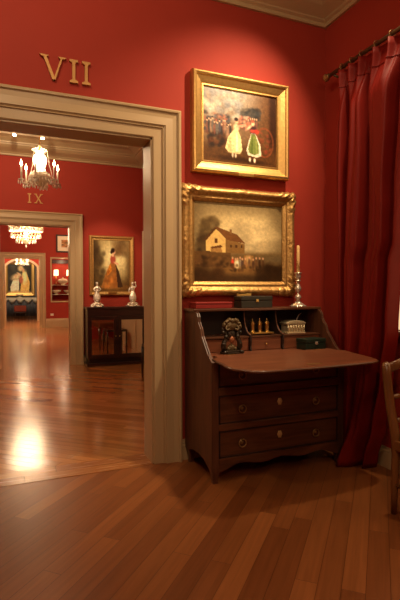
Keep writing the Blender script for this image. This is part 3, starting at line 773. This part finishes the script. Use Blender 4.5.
MB().ball((0,-.012,.098), .020, (1,.6,1.2)).build('centre_boss', mat('copper boss', (.35,.12,.05,1), .4, .5), ws)
mb = MB().tube([(-.03,0,.026),(-.016,0,.05),(0,0,.062),(.016,0,.05),(.03,0,.026)], .011, 8); mb.ball((0,-.008,.042), .022, (1.2,.6,1)).ball((-.026,-.01,.036),.013).ball((.026,-.01,.036),.013)
mb.build('lower_scroll', M['crest'], ws)

# ------------------------------------------------------------------ curtain, rod and rings
rod = empty('curtain_rod', (-.12, -.55, 2.975), 'dark bronze curtain rod with ball finial on the right wall', 'curtain rod')
B2 = lambda mb, n, m, par: mb.build(n, M[m], par, world=True)
RXc, RZ = -.12, 2.972
B2(MB().tube([(RXc,-.20,RZ),(RXc,-1.2,RZ),(RXc,-2.62,RZ)], .0145, 12), 'pole', 'rod', rod)
for yy, s in ((-.185,1),(-2.64,-1)):
    RM = Matrix.Translation((RXc,yy,RZ)) @ Matrix.Rotation(-s*PI/2,4,'X')
    B2(MB().lathe([(.017,-.022),(.020,-.016),(.014,-.010),(.026,.004),(.030,.016),(.026,.030),(.012,.040),(.004,.043)], n=20, M=RM), 'finial', 'bronze', rod)
for yy in (-.262, -2.5):
    B2(MB().tube([(0.0,yy,RZ-.02),(-.06,yy,RZ-.028),(RXc,yy,RZ-.016)], .009, 8).lathe([(.028,0),(.028,.006),(.012,.010)], n=16, M=Matrix.Translation((-.0005,yy,RZ-.02)) @ Matrix.Rotation(-PI/2,4,'Y')), 'bracket', 'rod', rod)
cur = empty('curtain', (-.12, -.62, 0), 'long red silk curtain hanging in folds beside the writing desk', 'curtain')
def lerp(t, ks):
    if t <= ks[0][0]: return ks[0][1]
    for (a, va), (b, vb) in zip(ks, ks[1:]):
        if t <= b:
            f = (t-a)/(b-a); f = f*f*(3-2*f); return va+(vb-va)*f
    return ks[-1][1]
ZT = 2.945
PLEATS = [.075, .22, .365, .56, .75, .95]
def curt(s, z):
    h = ZT-z                                             # distance below the heading
    yl = lerp(z, [(0,-.335),(.5,-.325),(1.5,-.315),(3,-.31)])
    yr = lerp(z, [(0,-.70),(.08,-.715),(.3,-.78),(.7,-.845),(1.0,-.892),(1.45,-.935),(1.6,-.985),(1.9,-1.0),(2.4,-1.03),(3,-1.05)])
    y = yl+(yr-yl)*s
    # heading: pinch pleats
    pin = 0
    for q in PLEATS: pin += math.exp(-((s-q)/.022)**2)
    top = -.105-.050*pin
    # the body of the cloth: three deep folds and small ripples
    fold = lerp(s, [(0,.06),(.05,-.02),(.115,-.045),(.145,.085),(.175,.085),(.215,-.03),(.33,-.085),(.42,-.082),(.450,.095),(.495,.095),(.55,-.05),(.70,-.095),(.81,-.09),(.845,.095),(.885,.095),(.92,-.04),(.965,-.06),(1,.03)])
    rip = .004*math.sin(s*44+z*1.3)+.005*math.sin(s*87-z*2.1)
    low = max(0, (1.0-z))
    fold *= 1+.25*low
    body = -.118+fold+rip*(1-.3*low)+.010*math.sin(z*2.3+s*7)*.6
    t = min(1, max(0, (h-.05)/.32)); t = t*t*(3-2*t)
    x = top*(1-t)+body*t
    # spreads onto the floor
    k = max(0, .55-z)/.55; k = k*k
    x -= k*(.125*math.exp(-((s-.62)/.17)**2))
    y += .012*math.sin(z*3.1+s*9)*t
    lim = -.210 if y > -.545 else (-.335 if z < .55 else -.335+.125*min(1, (z-.55)/.2))
    return max(min(x, -.028), lim), y
NS, NZ = 190, 64
for zi in (0,):
    vs = []; fs = []
    for j in range(NZ+1):
        f = j/NZ; z = .006+(ZT-.006)*f
        for i in range(NS+1):
            s = i/NS; x, y = curt(s, z)
            zz = z + (.012*math.sin(s*26) if j == 0 else 0)*0
            vs.append((x, y, zz))
    for j in range(NZ):
        for i in range(NS):
            a = j*(NS+1)+i; fs.append((a, a+1, a+NS+2, a+NS+1))
    cl = B2(MB().add(vs, fs, True), 'curtain_panel', 'curtain', cur)
    so = cl.modifiers.new('cloth', 'SOLIDIFY'); so.thickness = .004; so.offset = 0
    vs = []; fs = []
    for j in range(2):
        z = ZT-.135+.003*j
        for i in range(NS+1):
            x, y = curt(i/NS, z); vs.append((x-.004, y, z))
    for i in range(NS): fs.append((i, i+1, NS+2+i, NS+1+i))
    st = MB().add(vs, fs, True).build('heading_stitch', M['curtain'], cl, world=True)
    st.modifiers.new('cloth', 'SOLIDIFY').thickness = .004
ring = None
for q in PLEATS:
    x, y = curt(q, ZT)
    if ring is None:
        ring = MB().tube([(.024*math.cos(a), 0, .024*math.sin(a)) for a in [2*PI*i/20 for i in range(20)]], .0032, 6, closed=True).tube([(0,0,-.024),(-.005,0,-.036),(-.02,0,-.045)], .002, 6).build('curtain_ring', M['bronze'], cur)
        ring.location = Vector((RXc, y, RZ)) - cur.location
    else: rep(ring, Vector((RXc, y, RZ)) - cur.location, .15*math.sin(q*30))

# ------------------------------------------------------------------ chair
def make_chair(loc, rz, label, group=None, wood_='chair', cover='seat'):
    r = empty('wooden_chair', loc, label, 'chair', group, rz)
    for s in (-1, 1):
        pts = [(s*.235,.205,0),(s*.237,.200,.16),(s*.236,.190,.34),(s*.236,.192,.42),(s*.238,.207,.50),(s*.240,.232,.60),(s*.240,.250,.70),(s*.240,.262,.79),(s*.240,.266,.832),(s*.240,.276,.848)]
        rad = [.017,.020,.024,.027,.027,.026,.025,.025,.024,.016]
        MB().tube(pts, rad, 8, sq=(1.05,.95)).build('rear_stile', M[wood_], r)
        MB().lathe([(.013,0),(.016,.01),(.013,.02),(.019,.09),(.024,.26),(.020,.30),(.026,.32),(.020,.34),(.026,.36),(.026,.42)], (s*.235,-.215,0), 14).build('front_leg', M[wood_], r)
    MB().tube([(-.225,.268,.815),(-.12,.285,.838),(0,.292,.846),(.12,.285,.838),(.225,.268,.815)], .02, 8, sq=(.5,1.5)).build('crest_rail', M[wood_], r)
    MB().tube([(-.22+.44*i/20,.244+.02*math.sin(PI*i/20),.655) for i in range(21)], [.008+.006*abs(math.sin(i*PI/4)) for i in range(21)], 10).build('back_rail', M[wood_], r)
    MB().tube([(-.22,.20,.53),(0,.214,.535),(.22,.20,.53)], .010, 8, sq=(.6,1.3)).build('back_rail', M[wood_], r)
    mb = MB()
    mb.box((-.215,-.235,.375),(.215,-.205,.425)); mb.box((-.215,.175,.375),(.215,.200,.425))
    for s in (-1,1): mb.box((s*.245-.0125,-.205,.375),(s*.245+.0125,.185,.425))
    mb.build('seat_frame', M[wood_], r)
    for s in (-1,1): MB().tube([(s*.235,-.20,.17),(s*.235,.195,.17)], .010, 8).build('stretcher', M[wood_], r)
    MB().box((-.238,-.238,.4255),(.238,.168,.478),.02).build('seat', M[cover], r)
    return r
make_chair((-.262,-1.485,0), math.radians(-3), 'golden brown wooden chair at the right edge beside the curtain, mostly cut off')

# ------------------------------------------------------------------ dark cabinet in room 2 with mirror doors
cab = empty('mirrored_cabinet', (-.815, 4.72, 0), 'low dark cabinet with two mirrored doors against the far red wall', 'cabinet')
cx0, cx1, cy0, cy1 = -1.312, -.288, 4.535, D2-.024
BC = lambda mb, n, m, bev=0, par=None: mb.build(n, M[m], par or cab, world=True, bev=bev)
BC(MB().box((cx0,cy0,.955),(cx1,cy1,.995)), 'top', 'ebony', .006)
BC(MB().box((cx0+.012,cy0+.028,.13),(cx1-.012,cy1,.955)), 'body', 'ebony')
BC(MB().box((cx0+.014,cy0+.012,.84),(cx1-.014,cy0+.0279,.955)), 'frieze', 'ebony', .004)
BC(MB().box((cx0,cy0+.01,0),(cx1,cy1,.05)), 'plinth', 'ebony', .006)
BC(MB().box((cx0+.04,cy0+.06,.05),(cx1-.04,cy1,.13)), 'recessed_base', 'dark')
for a, b, nm in ((cx0+.016,-.803,0),(-.797,cx1-.016,1)):
    fw_ = .062
    mb = MB(); z0, z1 = .135, .838
    mb.box((a,cy0+.005,z0),(a+fw_,cy0+.0279,z1)); mb.box((b-fw_,cy0+.005,z0),(b,cy0+.0279,z1)); mb.box((a+fw_,cy0+.005,z0),(b-fw_,cy0+.0279,z0+fw_)); mb.box((a+fw_,cy0+.005,z1-fw_),(b-fw_,cy0+.0279,z1))
    dd = BC(mb, 'door', 'ebony', .003)
    MB().box((a+fw_-.001,cy0+.018,z0+fw_-.001),(b-fw_+.001,cy0+.026,z1-fw_+.001)).build('mirror_panel', M['mirror'], dd, world=True)
    MB().ball(((b-.03) if nm == 0 else (a+.03), cy0-.003, .5), .009).build('knob', M['brass'], dd, world=True)

# silver figurines on ornate feet
def figurine(loc, rz, label, arm):
    r = empty('silver_figurine', loc, label, 'figurine', 'silver figurines on the dark cabinet', rz)
    mb = MB().lathe([(.105,0),(.110,.012),(.085,.024),(.066,.032),(.086,.048),(.068,.064),(.034,.076),(.040,.090),(.052,.104),(.040,.112)], n=32, lobes=4, amp=.16)
    for k in range(4):
        a = PI/4+k*PI/2; mb.ball((.098*math.cos(a), .098*math.sin(a), .0235), .023)
    mb.build('base', M['silver'], r)
    mb = MB().lathe([(.052,.110),(.060,.130),(.056,.18),(.040,.235),(.028,.262),(.034,.30),(.040,.325),(.026,.350),(.012,.358),(.012,.372)], n=24, lobes=5, amp=.08)
    mb.ball((0,-.002,.392), .024, (.9,1,1.15))
    if arm == 0:
        mb.tube([(-.036,0,.332),(-.062,-.010,.295),(-.045,-.045,.262)], [.014,.011,.009], 8).tube([(.036,0,.332),(.058,-.02,.292),(.020,-.05,.275)], [.014,.011,.009], 8).ball((-.010,-.055,.268), .018)
        mb.ball((0,.008,.412), .020, (1.1,1,.6))
    else:
        mb.tube([(-.036,0,.332),(-.060,-.010,.290),(-.064,-.02,.240)], [.014,.011,.009], 8).tube([(.036,0,.332),(.062,-.010,.350),(.050,-.02,.400)], [.014,.011,.009], 8).ball((.048,-.02,.415), .016)
        mb.ball((0,.006,.415), .018, (1.2,1,.7))
    f = mb.build('figure', M['porc'], r)
    rm = f.modifiers.new('one skin', 'REMESH'); rm.mode = 'VOXEL'; rm.voxel_size = .006; rm.use_smooth_shade = True
    return r
figurine((-1.115,4.70,.995), .2, 'silver figurine on ornate foot at the left end of the dark cabinet', 0)
figurine((-.500,4.70,.995), -.3, 'silver figurine on ornate foot at the right end of the dark cabinet, arm raised', 1)

# a small dark chair near the right jamb in room 2, and the side table that the mirrored doors reflect
sl = empty('wooden_stool', (-.525, 3.05, 0), 'dark wooden stool glimpsed past the right jamb of the near doorway', 'stool')
MB().box((-.205,-.225,.455),(.20,.225,.50),.012).build('seat', M['ebony'], sl)
for sx in (-.195,.18):
    for sy in (-.215,.215): MB().lathe([(.011,0),(.013,.02),(.014,.25),(.016,.46)], (sx,sy,0), 12).build('leg', M['ebony'], sl)
tb = empty('side_table', (-.545, 1.75, 0), 'low wooden table seen reflected in the left mirrored door', 'table')
MB().box((-.23,-.75,.55),(.23,.75,.585),.006).build('tabletop', M['chair'], tb)
MB().box((-.19,-.69,.47),(.19,.69,.5499)).build('apron', M['chair'], tb)
for sx in (-.18,.18):
    for sy in (-.68,.68): MB().lathe([(.016,0),(.02,.02),(.016,.05),(.028,.30),(.034,.47)], (sx,sy,0), 12).build('leg', M['mahog'], tb)

# ------------------------------------------------------------------ chandeliers
def drop_mesh(h, r):
    return MB().lathe([(.0006,0),(r,-h*.62),(r*.75,-h*.85),(.0006,-h)], n=6)
def chandelier(name, loc, label, R, narm, a0, hb, bulbm, scale=1.0, vase=True, ndrop=40, tiers=2, rod_top=CZ, dim=False, swag=False):
    """origin at the lowest tip; arms end at height hb"""
    r = empty(name, loc, label, 'chandelier')
    s = scale
    top = (hb+.21*s) if vase else hb+.18*s
    MB().tube([(0,0,.05),(0,0,rod_top-loc[2])], .006*s, 8).lathe([(.045,rod_top-loc[2]-.03),(.05,rod_top-loc[2]-.0005)], n=16).build('stem', M['brass'], r)
    if vase:
        MB().lathe([(.022,hb-.035),(.040,hb-.02),(.058,hb+.02),(.074,hb+.075),(.074,hb+.105),(.058,hb+.14),(.036,hb+.158),(.042,hb+.165)], n=24).build('glass_vase', M['bronze' if dim else 'glow'], r)
        MB().lathe([(.03,hb+.166),(.075,hb+.185),(.080,hb+.20),(.045,hb+.205),(.02,hb+.225),(.012,hb+.25)], n=24, lobes=8, amp=.12).build('crown', M['bronze' if dim else 'glass'], r)
        MB().lathe([(.02,hb-.20),(.075,hb-.165),(.115,hb-.12),(.118,hb-.10),(.10,hb-.06),(.055,hb-.03)], n=32, lobes=16, amp=.03).build('glass_bowl', M['bronze' if dim else 'glass'], r)
    else:
        for q, (rr, zz) in enumerate(((R*.95,hb-.10),(R*.86,hb-.25),(R*.56,hb-.38))):
            MB().tube([(rr*math.cos(a), rr*math.sin(a), zz) for a in [2*PI*i/36 for i in range(36)]], .011, 8, closed=True).build('hoop', M['brass'], r)
        MB().lathe([(.02,hb-.50),(.05,hb-.46),(.075,hb-.40),(.05,hb-.33),(.035,hb-.2),(.06,hb-.12),(.09,hb-.08),(.06,hb-.02),(.03,hb+.02)], n=24).build('glass_bowl', M['glass'], r)
    for k in range(narm):
        a = a0+2*PI*k/narm
        Rk = R*(1 if vase or k % 2 == 0 else .62); dz = 0 if vase or k % 2 == 0 else .05
        RMz = Matrix.Rotation(a, 4, 'Z')
        if vase: pts = [(.06,0,hb-.10),(.11,0,hb-.125),(Rk*.75,0,hb-.195),(Rk*.97,0,hb-.185),(Rk,0,hb-.155)]
        else: pts = [(.05,0,hb-.06),(Rk*.35,0,hb-.16),(Rk*.75,0,hb-.17),(Rk*.97,0,hb-.09),(Rk,0,hb-.045+dz)]
        arm = MB().tube(pts, .008*s, 8, M=RMz).build('arm', M['bronze' if dim else 'glass'], r)
        zc = pts[-1][2]
        MB().lathe([(.008,zc-.012),(.030*s,zc),(.034*s,zc+.008),(.012,zc+.008),(.012,zc+.02)], (Rk,0,0), 16, M=RMz).build('drip_pan', M['glass'], arm)
        e_ = .065 if vase else 0
        MB().lathe([(.0095*s,zc+.012),(.0095*s,zc+.085*s+e_),(.006,zc+.088*s+e_)], (Rk,0,0), 12, M=RMz).build('candle_sleeve', M['waxw'], arm)
        MB().lathe([(.004,e_+zc+.088*s),(.0135*s,e_+zc+.105*s),(.0115*s,e_+zc+.122*s),(.004,e_+zc+.145*s),(.0008,e_+zc+.158*s)], (Rk,0,0), 10, M=RMz).build('candle_bulb', bulbm, arm)
        if vase and k % 2 == 0:
            MB().tube([(.085,0,hb+.195),(.105,0,hb+.05),(.14,0,hb-.08),(.16,0,hb-.17)], .0035, 6, M=RMz).build('strap', M['glass'], r)
    dm = None; n = 0
    spots = []
    if vase:
        for k in range(narm):
            a = a0+2*PI*k/narm
            for j in range(4):
                b = 2*PI*j/4+.3; spots.append((R*math.cos(a)+.032*math.cos(b), R*math.sin(a)+.032*math.sin(b), hb-.152))
        for k in range(22): spots.append((.119*math.cos(2*PI*k/22), .119*math.sin(2*PI*k/22), hb-.112))
        for k in range(14): spots.append((.080*math.cos(2*PI*k/14), .080*math.sin(2*PI*k/14), hb-.165))
        spots.append((0,0,hb-.20))
        H, RR = .052, .0085
    else:
        for k in range(34): spots.append((R*.97*math.cos(2*PI*k/34), R*.97*math.sin(2*PI*k/34), hb-.10))
        for k in range(26): spots.append((R*.87*math.cos(2*PI*k/26), R*.87*math.sin(2*PI*k/26), hb-.25))
        for k in range(16): spots.append((R*.57*math.cos(2*PI*k/16), R*.57*math.sin(2*PI*k/16), hb-.38))
        for k in range(16):
            a = 2*PI*k/16; spots.append((R*.97*math.cos(a), R*.97*math.sin(a), hb-.05))
        spots.append((0,0,hb-.50)); H, RR = .10, .024
    for q in spots[:99]:
        if dm is None: dm = drop_mesh(H, RR).build('crystal_drop', M['crystal'], r); dm.location = q
        else: rep(dm, q, n*.7)
        n += 1
    if swag:   # bead chains between crown and rim
        for k in range(16):
            a = 2*PI*k/16; ca_, sa_ = math.cos(a), math.sin(a)
            MB().tube([(.05*ca_,.05*sa_,hb+.10),(R*.35*ca_,R*.35*sa_,hb-.10),(R*.65*ca_,R*.65*sa_,hb-.14),(R*.86*ca_,R*.86*sa_,hb-.09)], .012, 6).build('bead_chain', M['crystal'], r)
    return r
chandelier('glass_chandelier', (-2.165, 2.2, 2.385), 'glass chandelier with candle bulbs and a glowing vase, hanging in the second room', .20, 6, math.radians(14), .245, M['flame'])
chandelier('crystal_chandelier', (-2.10, 9.0, 2.42), 'wide blazing crystal chandelier hanging beyond the second doorway', .40, 16, .1, .50, M['flame2'], 1.5, vase=False, swag=True)
chandelier('small_chandelier', (-2.035, 15.6, 2.18), 'small chandelier hanging beyond the third doorway, in front of the arch', .22, 6, .3, .27, M['flame3'], 1.1, dim=True)

# ceiling spot lamps in room 2
sp = None
for x, lab in ((-2.40,'ceiling spot lamp above the chandelier, left one'),(-2.00,'ceiling spot lamp above the chandelier, right one')):
    if sp is None:
        sp = empty('spot_lamp', (x, 4.22, 3.60), lab, 'lamp', 'ceiling spot lamps in the second room')
        MB().tube([(0,0,.05),(0,0,CZ-3.60)], .008, 8).lathe([(.035,CZ-3.60-.02),(.035,CZ-3.60-.0005)], n=16).build('stem', M['white'], sp)
        MB().lathe([(.030,-.01),(.034,0),(.034,.06),(.02,.075)], n=16).build('lamp_body', M['white'], sp)
        MB().ball((0,0,-.008), .027, (1,1,.7)).build('bulb', M['lamp'], sp)
    else: dup(sp, (x, 4.22, 3.60), label=lab)

# ------------------------------------------------------------------ lit showcase in the far wall of room 3
sh = empty('glazed_showcase', ((NX0+NX1)/2, D3, NZ0), 'lit glazed showcase of dishes set into the far red wall', 'showcase')
BS = lambda mb, n, m, bev=0: mb.build(n, M[m], sh, world=True, bev=bev)
mb = MB(); fw_ = .045
for a, b in (((NX0,D3-.03,NZ0),(NX0+fw_,D3+.02,NZ1)),((NX1-fw_,D3-.03,NZ0),(NX1,D3+.02,NZ1)),((NX0+fw_,D3-.03,NZ0),(NX1-fw_,D3+.02,NZ0+fw_)),((NX0+fw_,D3-.03,NZ1-fw_),(NX1-fw_,D3+.02,NZ1))): mb.box(a, b)
BS(mb, 'frame', 'trim')
e = .004
BS(MB().box((NX0+e,D3+.46,NZ0+e),(NX1-e,D3+.48,NZ1-e)).box((NX0+e,D3+.021,NZ0+e),(NX0+.02,D3+.46,NZ1-e)).box((NX1-.02,D3+.021,NZ0+e),(NX1-e,D3+.46,NZ1-e)).box((NX0+.02,D3+.021,NZ0+e),(NX1-.02,D3+.46,NZ0+.02)).box((NX0+.02,D3+.021,NZ1-.02),(NX1-.02,D3+.46,NZ1-e)), 'lining', 'red')
BS(MB().box((NX0+.06,D3+.40,NZ1-.19),(NX1-.06,D3+.42,NZ1-.06)), 'header_panel', 'print')
for zz in (1.13, 1.46): BS(MB().box((NX0+.02,D3+.09,zz),(NX1-.02,D3+.459,zz+.0115)), 'shelf', 'glass')
def lampette(x, lab):
    r = empty('candle_lamp', (x, D3+.35, 1.4725), lab, 'lamp', 'shaded lamps in the showcase')
    MB().lathe([(.05,0),(.05,.01),(.012,.03),(.012,.20),(.03,.21),(.012,.23),(.010,.36)], n=16).build('base', M['bronze'], r)
    MB().lathe([(.085,.34),(.075,.54),(.070,.54),(.080,.34)], n=20).build('shade', M['shade'], r)
lampette(-.955, 'small shaded lamp in the wall showcase, left one'); lampette(-.52, 'small shaded lamp in the wall showcase, right one')
r = empty('covered_dish', (-.735, D3+.245, 1.4725), 'covered tureen on the upper shelf of the wall showcase', 'dish')
MB().lathe([(.07,0),(.08,.012),(.05,.03),(.15,.08),(.19,.13),(.20,.14),(.19,.145)], n=28).build('bowl', M['plate'], r)
MB().lathe([(.19,.146),(.16,.18),(.09,.22),(.03,.235),(.02,.25),(.03,.27),(.01,.285)], n=28).build('lid', M['plate'], r)
for x, lab in ((-.965,'footed dish on the lower shelf of the wall showcase, left one'),(-.55,'footed dish on the lower shelf of the wall showcase, right one')):
    r = empty('footed_dish', (x, D3+.245, 1.1425), lab, 'dish', 'dishes in the wall showcase')
    MB().lathe([(.07,0),(.075,.01),(.04,.03),(.03,.05),(.10,.07),(.15,.11),(.165,.15),(.155,.15),(.09,.09)], n=28, lobes=9, amp=.04).build('bowl', M['plate'], r)
r = empty('wall_socket', (-1.135, D3, .405), 'small white wall socket above the far baseboard', 'socket')
MB().box((-.05,-.014,0),(.05,0,.075),.004).build('face_plate', M['white'], r); MB().box((-.02,-.018,.02),(.02,-.0141,.055),.002).build('switch', M['white'], r)

# ------------------------------------------------------------------ end room: dressed table and stool
t = empty('draped_table', (-2.0, 21.75, 0), 'dressed table with white swags under the large painting at the end', 'table')
MB().box((-.95,-.42,.88),(.95,.42,.93),.01).build('tabletop', M['swag'], t)
vs = []; fs = []; nn = 120
def skirt_pt(i):
    u = i/nn; L1, L2 = .80, 1.84
    d = u*(2*L1+L2); w = .018*math.sin(d*42)
    if d < L1: return (-.92-w, .38-d)
    if d < L1+L2: return (-.92+(d-L1), -.40-w)
    return (.92+w, -.42+(d-L1-L2))
for z in (.003,.88):
    for i in range(nn+1):
        x, y = skirt_pt(i); vs.append((x, y, z))
for i in range(nn): fs.append((i, i+1, nn+2+i, nn+1+i))
sk = MB().add(vs, fs, True).build('skirt', M['cloth'], t); sk.modifiers.new('cloth','SOLIDIFY').thickness = .006
for k in range(5):
    x0 = -.92+k*.368; vs = []; fs = []
    for i in range(13):
        u = i/12; dd = .06+.20*(math.sin(PI*u))
        vs += [(x0+.368*u, -.445-.02*math.sin(PI*u), .90), (x0+.368*u, -.455-.03*math.sin(PI*u), .90-dd*.5), (x0+.368*u, -.445, .90-dd)]
    for i in range(12):
        for j in range(2): fs.append((i*3+j, i*3+j+1, i*3+4+j, i*3+3+j))
    g = MB().add(vs, fs, True).build('swag', M['swag'], t); g.modifiers.new('cloth','SOLIDIFY').thickness = .01
r = empty('foot_stool', (-2.03, 20.3, 0), 'red upholstered stool in front of the dressed table at the end', 'stool')
MB().box((-.27,-.2,.30),(.27,.2,.58),.04).build('seat', M['stool'], r); MB().box((-.25,-.18,.22),(.25,.18,.2999)).build('frame', M['ebony'], r)
for sx in (-.22,.22):
    for sy in (-.15,.15): MB().lathe([(.02,0),(.03,.22)], (sx,sy,0), 10).build('leg', M['ebony'], r)
r = empty('gilt_cup', (-2.02, 21.72, .93), 'small pale piece standing on the dressed table at the end', 'ornament')
MB().lathe([(.12,0),(.13,.02),(.04,.05),(.05,.09),(.16,.12),(.19,.17),(.17,.17)], n=20).build('bowl', M['plate'], r)

# ------------------------------------------------------------------ light
WARM = (1.0, .73, .45)
def light(kind, loc, e, c=WARM, size=.1, tgt=None, ang=60, blend=.5):
    L = bpy.data.lights.new('light', kind); L.energy = e; L.color = c
    if kind in ('POINT', 'SPOT'): L.shadow_soft_size = size
    if kind == 'SPOT': L.spot_size = math.radians(ang); L.spot_blend = blend
    if kind == 'AREA': L.size = size
    o = bpy.data.objects.new('light', L); COL.objects.link(o); o.location = loc
    if tgt is not None: o.rotation_euler = (Vector(tgt)-Vector(loc)).to_track_quat('-Z','Y').to_euler()
    return o
# room 1: track spots near the ceiling, then two added fill points without fixtures
light('SPOT', (-.42,-1.02,3.66), 230, size=.035, tgt=(-1.0,0,2.15), ang=74, blend=1)
light('SPOT', (-.34,-.95,3.66), 85, size=.03, tgt=(-1.5,-1.3,0), ang=84, blend=.6)
light('SPOT', (-2.9,-1.7,3.66), 75, size=.06, tgt=(-2.0,0,2.5), ang=105, blend=.8)
light('POINT', (-1.9,-4.2,2.75), 50, size=.2)
light('POINT', (-2.3,-2.3,2.95), 32, size=.2)
# room 2
light('POINT', (-2.165,2.2,2.80), 30, size=.10)
light('SPOT', (-1.3,2.6,3.66), 190, size=.05, tgt=(-.82,4.93,1.55), ang=34, blend=.6)
light('SPOT', (-2.4,3.0,3.66), 70, size=.05, tgt=(-2.1,4.93,2.6), ang=110, blend=.8)
light('POINT', (-3.6,2.4,3.3), 90, size=.2)
# room 3
light('POINT', (-2.1,9.0,2.80), 260, c=(1,.7,.4), size=.36)
light('POINT', (-2.1,9.0,2.68), 60, c=(1,.82,.58), size=.06)
light('POINT', (.6,11.0,3.3), 150, size=.2)
light('POINT', (-.75,D3+.12,2.30), 6, size=.04)
# room 4
light('POINT', (-2.03,14.9,2.85), 380, size=.3)
light('SPOT', (-2.0,19.0,3.55), 330, size=.05, tgt=(-2.0,22.4,1.5), ang=70, blend=.7)

w = bpy.data.worlds.new('world'); sc.world = w; w.use_nodes = True
w.node_tree.nodes['Background'].inputs[0].default_value = (1, .7, .42, 1); w.node_tree.nodes['Background'].inputs[1].default_value = .02

# ------------------------------------------------------------------ camera
f, yaw, pit, rol, cx, cy = 464.94, .3889, -.0208, -.0029, -2.4923, -3.2705
fwv = Vector((math.sin(yaw)*math.cos(pit), math.cos(yaw)*math.cos(pit), math.sin(pit)))
rv = Vector((math.cos(yaw), -math.sin(yaw), 0)); uv = rv.cross(fwv)
r2 = rv*math.cos(rol)+uv*math.sin(rol); u2 = -rv*math.sin(rol)+uv*math.cos(rol)
cam = bpy.data.cameras.new('camera'); co = bpy.data.objects.new('camera', cam); COL.objects.link(co)
mt = Matrix((r2, u2, -fwv)).transposed().to_4x4(); mt.translation = Vector((cx, cy, 1.27)); co.matrix_world = mt
cam.sensor_fit = 'VERTICAL'; cam.sensor_height = 36; cam.lens = f*36/600; cam.clip_start = .05
sc.camera = co

sc.view_settings.view_transform = 'Standard'; sc.view_settings.look = 'None'
sc.view_settings.exposure = 0; sc.view_settings.gamma = 1
